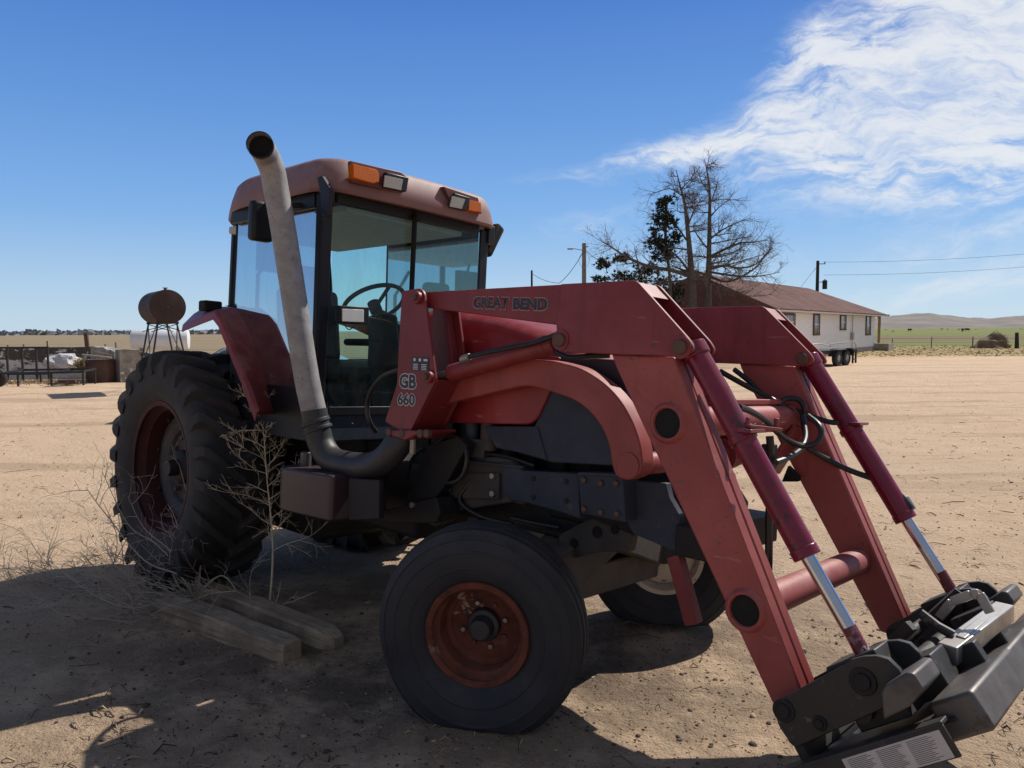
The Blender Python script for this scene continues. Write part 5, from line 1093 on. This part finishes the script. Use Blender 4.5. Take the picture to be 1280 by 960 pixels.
part(MB().box((0, 0, .39), (.72, .6, .78)), 'shell', M['rust'], bx, .01); part(MB().box((0, -.305, .70), (.74, .03, .06)).box((-.33, -.306, .36), (.04, .02, .66)), 'rim', M['rust'], bx, 0)
for i, (p, q, wd_, lb) in enumerate((((xl(103, 25.7), 25.7, .96), (xl(140, 26.0), 26.0, .84), .24, 'grey weathered plank lying across the rusty box, lower of two'), ((xl(117, 25.9), 25.9, 1.08), (xl(140, 26.3), 26.3, .91), .12, 'narrow grey plank sloping above the lower plank on the rusty box'))):
    o = MB().bar(p, q, wd_, .05).build('plank', M['pole'], None, .005); tag(o, lb, 'plank')
rng = random.Random(3); db = MB(); c0 = at_depth(101, 456, 26.2)
for k in range(560):
    d = Vector((rng.gauss(0, 1), rng.gauss(0, .8), rng.gauss(0, 1))).normalized() * rng.uniform(.12, .30); db.tube([d * .15, d * .6 + Vector((rng.gauss(0, .03), 0, rng.gauss(0, .03))), d], .006, 3, caps=False)
o = db.build('tumbleweed', plain('dry_tumbleweed', (.36, .28, .16), .9), None, fix=False); o.location = c0; tag(o, 'round straw coloured tumbleweed caught beside the rusty box', 'tumbleweed')
# pipe rack and the low trailer frame
ra = empty('pipe_rack', 'black welded pipe rack with tall uprights in front of the whitewashed wall', 'rack', (xl(28, 26.5), 26.5, 0), rad(3))
zt_ = at_depth(28, 434.5, 26.5).z
part(MB().bar((-2.6, 0, zt_), (.9, 0, zt_), .06, .06), 'top_rail', M['black_steel'], ra, 0); part(MB().bar((-2.6, 0, .28), (.9, 0, .28), .06, .06), 'bottom_rail', M['black_steel'], ra, 0)
for x_ in (-2.1, -1.5, -1.0, -.5, 0, .47, .86): part(MB().bar((x_, 0, 0), (x_, 0, zt_ - .032), .055, .055, (0, 1, 0)), 'upright', M['black_steel'], ra, 0)
for x_, hh in ((.86, 1.42), (-1.5, 1.34)): part(MB().bar((x_ + .001, 0, zt_ + .032), (x_ + .001, 0, hh), .03, .03, (0, 1, 0)), 'stake', M['black_steel'], ra, 0)
tf = empty('trailer_frame', 'low black trailer frame with short legs standing in front of the pipe rack', 'trailer', ground_at(62, 483) * 1, rad(2))
part(MB().bar((-1.6, 0, .42), (.95, .25, .44), .07, .07).bar((-1.6, 1.4, .46), (.95, 1.0, .5), .07, .07).bar((.95, .22, .46), (.95, 1.0, .5), .06, .06).bar((0.1, .1, .43), (.1, 1.2, .47), .06, .06).bar((-1.6, .0, .43), (-1.6, 1.4, .46), .06, .06), 'frame', M['black_steel'], tf, 0)
for x_, y_ in ((-1.0, .05), (0.0, .12), (.93, .25), (.93, 1.0), (-1.0, 1.3)): part(MB().bar((x_, y_, 0), (x_, y_, .4), .05, .05, (0, 1, 0)), 'leg', M['black_steel'], tf, 0)
part(MB().bar((-1.6, .0, .42), (-2.3, -.15, .05), .10, .10).bar((-2.0, -.1, .1), (-1.9, .4, .55), .05, .05), 'hitch', M['black_steel'], tf, 0)
wl = MB().lathe([(.12, -.1), (.26, -.11), (.31, -.06), (.31, .06), (.26, .11), (.12, .1)], (-1.75, .2, .28), (0, 1, 0), 20); part(wl, 'wheel', M['rubber'], tf, 0)
part(MB().box((.25, .6, .12), (.5, .35, .1), Matrix.Rotation(.3, 3, 'Z')).bar((-.2, .3, .05), (.5, .1, .12), .08, .04), 'scrap_iron', M['rust'], tf, 0)
# fuel tank on stand
fx = xl(212.5, 21.5); fz = at_depth(212.5, 383.5, 21.5).z
ft = empty('fuel_tank', 'round rust brown fuel tank raised on a splayed black pipe stand', 'tank', (fx, 21.5, 0), rad(36))
R_ = .475
part(MB().lathe([(0, -.03), (.2, -.025), (R_ - .03, -.005), (R_, .0), (R_ + .006, .02), (R_, .04), (R_, 1.6), (R_ - .02, 1.65), (0, 1.68)], (0, 0, fz), (0, 1, 0), 48), 'tank_shell', M['tankrust'], ft, 0, ang=30)
part(MB().cyl((0, .25, fz + R_ - .01), (0, .25, fz + R_ + .05), .04, n=12).box((0, .25, fz + R_ + .06), (.13, .03, .02)), 'fill_cap', M['rust'], ft, 0); part(MB().cyl((0, -.03, fz), (0, -.05, fz), .03, n=12), 'plug', M['rust'], ft, 0)
for sx_ in (-1, 1):
    for y_ in (.15, 1.4): part(MB().tube([(sx_ * .24, y_, fz - R_ * .86), (sx_ * .60, y_ + (.25 if y_ > 1 else -.12), 0)], .025, 8), 'leg', M['black_steel'], ft, 0)
    part(MB().tube([(sx_ * .26, .15, fz - R_ * .95), (sx_ * .48, 1.45, .7)], .014, 6).tube([(sx_ * .26, 1.4, fz - R_ * .95), (sx_ * .48, .1, .7)], .014, 6), 'side_brace', M['black_steel'], ft, 0)
for y_ in (.14, 1.41): part(MB().tube([(-.27, y_, fz - R_ * 1.0), (.42, y_, fz - R_ * 1.45)], .012, 6).tube([(.27, y_, fz - R_ * 1.0), (-.42, y_, fz - R_ * 1.45)], .012, 6), 'cross_brace', M['black_steel'], ft, 0)
part(MB().box((0, .15, fz - R_ * .93), (.6, .06, .06)), 'cradle', M['black_steel'], ft, 0); part(MB().box((0, 1.4, fz - R_ * .93), (.6, .06, .06)), 'cradle', M['black_steel'], ft, 0)
# white tank
wz = at_depth(200, 424.5, 31).z; wt = empty('white_tank', 'white horizontal cylinder tank behind the fuel tank stand', 'tank', (xl(202, 31), 31, 0), rad(14))
part(MB().lathe([(0, -1.1), (.30, -1.09), (.38, -1.05), (.405, -.98), (.405, .98), (.38, 1.05), (0, 1.1)], (0, 0, wz), (1, 0, 0), 40), 'tank_shell', M['whitetank'], wt, 0, ang=40)
for x_ in (-.7, .7): part(MB().box((x_, 0, (wz - .36) / 2), (.10, .6, wz - .36)), 'support', M['rubble'], wt, 0)
# parked car behind the tractor
M['carpaint'] = plain('silver_car_paint', (.42, .44, .47), .25, .4)
cy_ = 15.6; car = empty('parked_car', 'silver car parked behind the tractor, its roof showing above the rear tyre', 'car', (-4.95, cy_, 0), rad(6))
prof = [(-2.15, .35), (-2.2, .62), (-2.05, .88), (-1.35, .98), (-.70, 1.38), (-.25, 1.47), (.55, 1.46), (1.15, 1.30), (1.75, 1.0), (2.1, .92), (2.2, .6), (2.15, .35)]
def body_sec(y, k): return [Vector((x * (1 - .02 * k), y * (1 if z < 1.0 else 1 - .16 * (z - 1.0) / .45), z - (.02 * k if z > 1 else 0))) for x, z in prof]
secs = [body_sec(y, k) for y, k in ((-.88, 1.2), (-.80, .3), (0, 0), (.80, .3), (.88, 1.2))]; n = len(prof); cbm = MB(); cbm.add([p for s_ in secs for p in s_], [(i * n + k, i * n + (k + 1) % n, (i + 1) * n + (k + 1) % n, (i + 1) * n + k) for i in range(4) for k in range(n)] + [list(range(n)), [4 * n + k for k in range(n)]])
part(cbm, 'body', M['carpaint'], car, .02)
part(MB().add([(-1.32, -.70, 1.01), (-1.32, .70, 1.01), (-.72, .64, 1.385), (-.72, -.64, 1.385)], [(0, 1, 2, 3)]), 'windscreen', M['winglass'], car, 0, fix=False)
for s_ in (-1, 1):
    part(MB().prism([(-1.12, 1.02), (-.66, 1.33), (-.22, 1.41), (.5, 1.40), (1.05, 1.26), (1.4, 1.03)], s_ * .80, s_ * .885), 'side_window', M['winglass'], car, 0)
    for x_ in (-1.4, 1.4):
        wh = part(MB().lathe([(.19, -.1), (.30, -.1), (.325, -.05), (.325, .05), (.30, .1), (.19, .1)], (x_, s_ * .80, .32), (0, 1, 0), 24), 'wheel', M['rubber2'], car, 0); part(MB().cyl((x_, s_ * .80 - .06, .32), (x_, s_ * .80 + .08 * s_, .32), .2, n=20), 'rim', M['galv'], wh, 0)
# field posts on the left
for i, (u, v0, v1, y, r, ln) in enumerate(((111.5, 416.5, 434, 34, .11, -.12), (145, 428, 436, 36, .05, .0), (131, 430, 436, 36, .045, .03), (10, 431, 436, 36, .05, 0), (30, 430, 436, 36, .05, 0))):
    b_ = at_depth(u, v1, y); o = MB().cyl((0, 0, -.2), (ln, 0, at_depth(u, v0, y).z), r, r * .85, n=9).build('fence_post', M['rust'] if i == 0 else M['pole'], None); o.location = (b_.x, b_.y, 0)
    tag(o, ['thick brown post leaning left above the whitewashed wall', 'short grey post just left of the rubble end block top', 'thin short post right of the leaning brown post', 'thin short post above the pipe rack, leftmost in view', 'thin short post above the middle of the pipe rack'][i], 'fence post')

# ------------------------------------------------------------------ FOREGROUND
def beam_post(name, label, p0, p1, w0, h0, mat, chamfer, seed):
    p0, p1 = Vector(p0), Vector(p1); d = p1 - p0; L = d.length; n = 26; vs = []; k = 8; rng = random.Random(seed)
    for i in range(n + 1):
        t = i / n; sc_ = 1.0
        if t > .93: sc_ = 1 - (t - .93) / .07 * chamfer
        if t < .04: sc_ = .9 + .1 * t / .04
        for j in range(k):
            a_, b_ = ((.5, -.41), (.5, .41), (.41, .5), (-.41, .5), (-.5, .41), (-.5, -.41), (-.41, -.5), (.41, -.5))[j]; rr = 1.0
            y_, z_ = a_ * rr * w0 * sc_, b_ * rr * h0 * sc_
            nn_ = .012 * noise.noise((t * L * 3, y_ * 9 + seed, z_ * 9)) + .006 * noise.noise((t * L * 11, y_ * 20, z_ * 20 + seed)); vs.append(Vector((t * L, y_ * (1 + nn_ * 8), z_ * (1 + nn_ * 8) + .01 * math.sin(t * 5))))
    fs = [[i * k + j, i * k + (j + 1) % k, (i + 1) * k + (j + 1) % k, (i + 1) * k + j] for i in range(n) for j in range(k)] + [list(range(k)), [n * k + j for j in range(k)]]
    o = MB().add(vs, fs).build(name, mat, None, .004, ang=24); o.location = p0; o.rotation_euler = (0, 0, math.atan2(d.y, d.x)); return tag(o, label, 'post')
M['oldpost'] = weathered('weathered_post', (.44, .335, .23), (.24, .18, .125), .9, s=4, bmp=.5)
_nt = M['oldpost'].node_tree; _b = _nt.nodes['Principled BSDF']; _o = coords(_nt); _g = nz(_nt, scaled(_nt, _o, (1.2, 26, 26)), 2.0, 6, .65, .3)
_old = _b.inputs['Base Color'].links[0].from_socket; link(_nt, mixc(_nt, mth(_nt, 'MULTIPLY', ramp(_nt, _g, .48, .68), .75), _old, (.12, .09, .065)), _b.inputs['Base Color']); bump(_nt, _b, _g, .7, .02)
A0, A1 = ground_at(208, 772), ground_at(366, 826); B0_, B1_ = ground_at(252, 752), ground_at(424, 812)
beam_post('timber_post', 'weathered square post lying nearest the camera with rough broken end', (A0.x, A0.y, .055), (A1.x, A1.y, .055), .14, .13, M['oldpost'], .15, 3)
beam_post('timber_post', 'weathered square post with pointed tip lying on the side of the tractor', (B0_.x, B0_.y, .05), (B1_.x, B1_.y, .055), .13, .125, M['oldpost'], .5, 8)

# sapling weed
def sapling():
    rng = random.Random(21); yb = 4.62; path = smooth_path([ground_at(336, 764)] + [at_depth(u, v, yb) for u, v in ((340, 720), (341, 680), (338, 640), (334, 600), (331, 560), (329, 525), (326, 492))], 5)
    base = path[0].copy(); base.z = 0; root = empty('dead_sapling', 'tall dry leafless sapling standing in front of the rear tyre', 'sapling', base); st, tw = MB(), MB(); n = len(path)
    st.tube(path, [.0075 * (1 - .8 * i / n) for i in range(n)], 7)
    def br(p, d, L, r, lvl):
        pts = [p.copy()]; q = p.copy(); dd = d.normalized()
        for i in range(5): dd = (dd + Vector((rng.gauss(0, .16), rng.gauss(0, .16), .05 + rng.gauss(0, .12)))).normalized(); q = q + dd * L / 5; pts.append(q.copy())
        tw.tube(pts, [max(.0009, r * (1 - .15 * i)) for i in range(6)], 4, caps=False)
        if lvl < 3:
            for k in range(6 if lvl < 2 else 3):
                i = rng.randrange(1, 5); ax = (pts[i + 1] - pts[i]).normalized(); side = Quaternion(ax, rng.uniform(0, 6.28)) @ ax.orthogonal().normalized(); br(pts[i], ax * .7 + side * .6, L * rng.uniform(.25, .5), r * .6, lvl + 1)
    for k in range(27):
        t = .28 + .70 * k / 26; i = min(int(t * (n - 1)), n - 2); an = k * 2.4 + rng.gauss(0, .3); L = (.47 * (1 - (t - .28) * .85)) * rng.uniform(.75, 1.1)
        br(path[i], Vector((math.cos(an), math.sin(an) * .8, .5)), L, .0029, 1)
    for mm in (st, tw): mm.v = [p - base for p in mm.v]
    part(st, 'stem', M['drystem'], root, 0, ang=80); part(tw, 'twigs', M['drystem'], root, 0, ang=80, fix=False)
sapling()
def brush(name, label, base_px, targets, seed, mat, nrand=40, r0=.006, spread=.9, kids=5):
    rng = random.Random(seed); base = ground_at(*base_px); mb = MB()
    def twig(p, d, L, r, lvl):
        pts = [p.copy()]; q = p.copy(); dd = d.normalized()
        for i in range(6): dd = (dd + Vector((rng.gauss(0, .2), rng.gauss(0, .2), rng.gauss(-.02, .16)))).normalized(); q = q + dd * L / 6; q.z = max(q.z, .012); pts.append(q.copy())
        mb.tube(pts, [max(.001, r * (1 - .13 * i)) for i in range(7)], 4, caps=False)
        if lvl < 2:
            for k in range(3):
                i = rng.randrange(1, 6); ax = (pts[i + 1] - pts[i]).normalized(); side = Quaternion(ax, rng.uniform(0, 6.28)) @ ax.orthogonal().normalized(); twig(pts[i], ax * .7 + side * .6, L * rng.uniform(.3, .55), r * .55, lvl + 1)
    for tg in targets:
        pts = [base + Vector((rng.gauss(0, .03), rng.gauss(0, .03), .01))] + [at_depth(u, v, base.y + dy) for u, v, dy in tg]; pth = smooth_path(pts, 6); m = len(pth)
        for p in pth: p.z = max(p.z, .01)
        mb.tube(pth, [max(.0014, r0 * (1 - .8 * i / m)) for i in range(m)], 5, caps=False)
        for k in range(kids):
            i = rng.randrange(m // 3, m - 1); ax = (pth[i + 1] - pth[i]).normalized(); side = Quaternion(ax, rng.uniform(0, 6.28)) @ ax.orthogonal().normalized(); twig(pth[i], ax * .6 + side * .7, rng.uniform(.12, .32), .0025, 1)
    for k in range(nrand):
        an = rng.uniform(2.0, 4.6); twig(base + Vector((rng.gauss(0, .25), rng.gauss(0, .2), .02)), Vector((math.cos(an), math.sin(an) * .6, rng.uniform(.02, .5) * spread)), rng.uniform(.3, .85), .0035, 0)
    b0 = Vector((base.x, base.y, 0)); mb.v = [p - b0 for p in mb.v]; o = mb.build(name, mat, None, fix=False, ang=80); o.location = b0; return tag(o, label, 'dead brush')
brush('dead_brush', 'tangled dead grey branches spreading left from the far ends of the posts', (243, 752), [
    [(228, 715, 0), (195, 680, .05), (160, 655, .1), (128, 590, .15)], [(225, 720, -.1), (180, 700, -.1), (130, 640, 0), (108, 610, 0)], [(250, 715, 0), (256, 680, 0), (240, 640, 0), (228, 595, 0)], [(255, 700, .05), (262, 670, .05), (268, 640, .05)],
    [(200, 742, -.1), (150, 735, -.15), (100, 690, -.1)], [(215, 745, -.15), (170, 760, -.3), (120, 745, -.3), (60, 700, -.2)], [(225, 735, 0), (212, 700, 0), (222, 660, 0), (210, 630, 0)], [(240, 725, 0), (215, 690, 0), (180, 660, .1), (160, 620, .1)],
    [(260, 730, -.1), (280, 720, -.1), (300, 745, -.2), (318, 770, -.35)], [(220, 760, -.2), (235, 790, -.5), (248, 812, -.7)], [(252, 690, 0), (246, 660, 0), (232, 625, .05)]], 31, M['greytwig'], 75, .0075)
brush('dead_brush', 'low dead twigs lying on the shadow edge at the far left', (78, 735), [[(40, 715, 0), (10, 735, 0), (-25, 760, 0)], [(60, 700, .2), (62, 680, .3), (50, 660, .35)], [(30, 730, .1), (-5, 700, .2)], [(110, 700, .2), (140, 690, .3)]], 17, M['greytwig'], 34, .004, .35)
brush('weed_stalks', 'thin pale dry stalks standing left of the rear tyre', (150, 706), [[(146, 670, 0), (128, 625, .02), (112, 590, .05)], [(150, 660, 0), (144, 620, .02), (140, 585, .03)], [(160, 670, 0), (170, 640, 0), (168, 610, 0)], [(135, 690, 0), (112, 660, .1), (104, 625, .1)], [(140, 695, 0), (118, 685, .1), (95, 690, .2)]], 19, M['drystem'], 8, .004, .6)
o = brush('fallen_branch', 'single bare branch resting across the sapling foot', (318, 776), [[(340, 760, 0), (365, 752, .05), (396, 739, .1)]], 23, M['drystem'], 0, .006, .1, 2); o['category'] = 'branch'

# litter on the sand: pebbles, clods, twigs, straw (nobody could count them)
rng = random.Random(77); peb, twg, drk = MB(), MB(), MB()
ico = [(-.53, 0, .85), (.53, 0, .85), (-.53, 0, -.85), (.53, 0, -.85), (0, .85, .53), (0, .85, -.53), (0, -.85, .53), (0, -.85, -.53), (.85, .53, 0), (-.85, .53, 0), (.85, -.53, 0), (-.85, -.53, 0)]
icf = [(0, 4, 1), (0, 9, 4), (9, 5, 4), (4, 5, 8), (4, 8, 1), (8, 10, 1), (8, 3, 10), (5, 3, 8), (5, 2, 3), (2, 7, 3), (7, 10, 3), (7, 6, 10), (7, 11, 6), (11, 0, 6), (0, 1, 6), (6, 1, 10), (9, 0, 11), (9, 11, 2), (9, 2, 5), (7, 2, 11)]
def scatter_pos():
    y = 2.2 * math.exp(rng.random() * 2.1); u = rng.uniform(-60, 1340); return (u - 640) / FPX * y, y
for k in range(9000):
    x, y = scatter_pos(); r = min(.02, .0025 + rng.expovariate(1) * .0026); 
    if noise.noise((x * .7, y * .7, 3)) < -.12 and rng.random() < .7: continue
    q = Matrix.Rotation(rng.uniform(0, 6.3), 3, 'Z'); zz = gz(x, y)
    (drk if rng.random() < .62 else peb).add([q @ Vector((a_ * r * rng.uniform(.8, 1.5), b_ * r * rng.uniform(.7, 1.2), c_ * r * .55)) + Vector((x, y, zz + r * .2)) for a_, b_, c_ in ico], icf)
for k in range(2600):
    drk_near = rng.gauss(.3, 1.3), rng.gauss(3.7, .8), rng.uniform(.0015, .0055)
    if drk_near[1] > 2.3: drk.add([Matrix.Rotation(k, 3, 'Z') @ Vector((a_ * drk_near[2] * 1.4, b_ * drk_near[2], c_ * drk_near[2] * .5)) + Vector((drk_near[0], drk_near[1], gz(drk_near[0], drk_near[1]) + drk_near[2] * .2)) for a_, b_, c_ in ico], icf)
    x, y = scatter_pos()
    if noise.noise((x * .6, y * .6, 8)) < -.05 and rng.random() < .75: continue
    L = min(.28, .02 + rng.expovariate(1) * .045); an = rng.uniform(0, 6.3); d = Vector((math.cos(an), math.sin(an), 0)); zz = gz(x, y) + .004; s_ = Vector((-d.y, d.x, 0)) * rng.gauss(0, .07) * L
    (twg if rng.random() < .45 else drk).tube([Vector((x, y, zz)), Vector((x, y, zz + rng.uniform(0, .02))) + d * L * .5 + s_, Vector((x, y, zz)) + d * L], [.0016, .0022, .001] if rng.random() < .85 else [.004, .0045, .002], 4, caps=False)
for mb, nm, mt, lb in ((peb, 'pebbles', plain('sand_clods', (.40, .29, .20), .95), 'sandy pebbles and clods scattered over the yard'), (twg, 'twig_litter', plain('pale_litter', (.38, .29, .18), .9), 'pale straw and twigs scattered over the sand'), (drk, 'dark_litter', plain('dark_litter_bits', (.085, .062, .048), .95), 'dark bark bits and dung scattered over the sand')):
    o = mb.build(nm, mt, None, fix=False, ang=60); o['kind'] = 'stuff'; o['label'] = lb; o['category'] = 'litter'
# short dry grass stubble at the far edge of the yard, right
gr = MB()
for k in range(5000):
    y = rng.uniform(46, 76); x = rng.uniform(.30 * y - 2, .85 * y); zz = gz(x, y); h_ = rng.uniform(.02, .06); an = rng.uniform(0, 6.3); w_ = Vector((math.cos(an), math.sin(an), 0)) * rng.uniform(.05, .14)
    p = Vector((x, y, zz)); gr.add([p - w_, p + w_, p + Vector((rng.gauss(0, .05), rng.gauss(0, .05), h_))], [(0, 1, 2)])
o = gr.build('dry_grass', plain('dry_yellow_grass', (.40, .31, .15), .95), None, fix=False, ang=180); o['kind'] = 'stuff'; o['label'] = 'dry yellow grass between the yard and the green field'; o['category'] = 'grass'

# a pale boulder and a low heap of dry weeds at the foot of the old wall
rng = random.Random(41); bb_ = MB(); q = [Vector(p).normalized() for p in ico]; bb_.add(q, icf)
bm = bmesh.new(); me = bpy.data.meshes.new('boulder'); me.from_pydata([tuple(p) for p in q], [], icf); bm.from_mesh(me); bmesh.ops.subdivide_edges(bm, edges=bm.edges, cuts=3, use_grid_fill=True)
for v in bm.verts:
    p = v.co.normalized(); v.co = Vector((p.x * .62, p.y * .4, p.z * .34)) * (1 + .35 * noise.noise(p * 1.7) + .12 * noise.noise(p * 5))
bmesh.ops.recalc_face_normals(bm, faces=bm.faces); bm.to_mesh(me); bm.free(); me.materials.append(M['wall']); o = bpy.data.objects.new('boulder', me); col.objects.link(o); o.location = (xl(80, 27.2), 27.2, .62); o.scale = (1, 1, 1)
tag(o, 'pale whitewashed rubble lump leaning against the old wall behind the trailer frame', 'boulder')
wd = MB()
for k in range(900):
    x = xl(rng.uniform(-30, 105), 25.6); y = 25.6 + rng.gauss(0, .5); p = Vector((x, y, gz(x, y))); d = Vector((rng.gauss(0, 1), rng.gauss(0, 1), rng.uniform(.3, 1.6))).normalized() * rng.uniform(.08, .26); w_ = d.orthogonal().normalized() * .012
    wd.add([p - w_, p + w_, p + d], [(0, 1, 2)])
o = wd.build('dry_weeds', plain('dry_weed_straw', (.36, .28, .17), .95), None, fix=False, ang=180); o['kind'] = 'stuff'; o['label'] = 'low dry weeds growing under the trailer frame and pipe rack'; o['category'] = 'weeds'
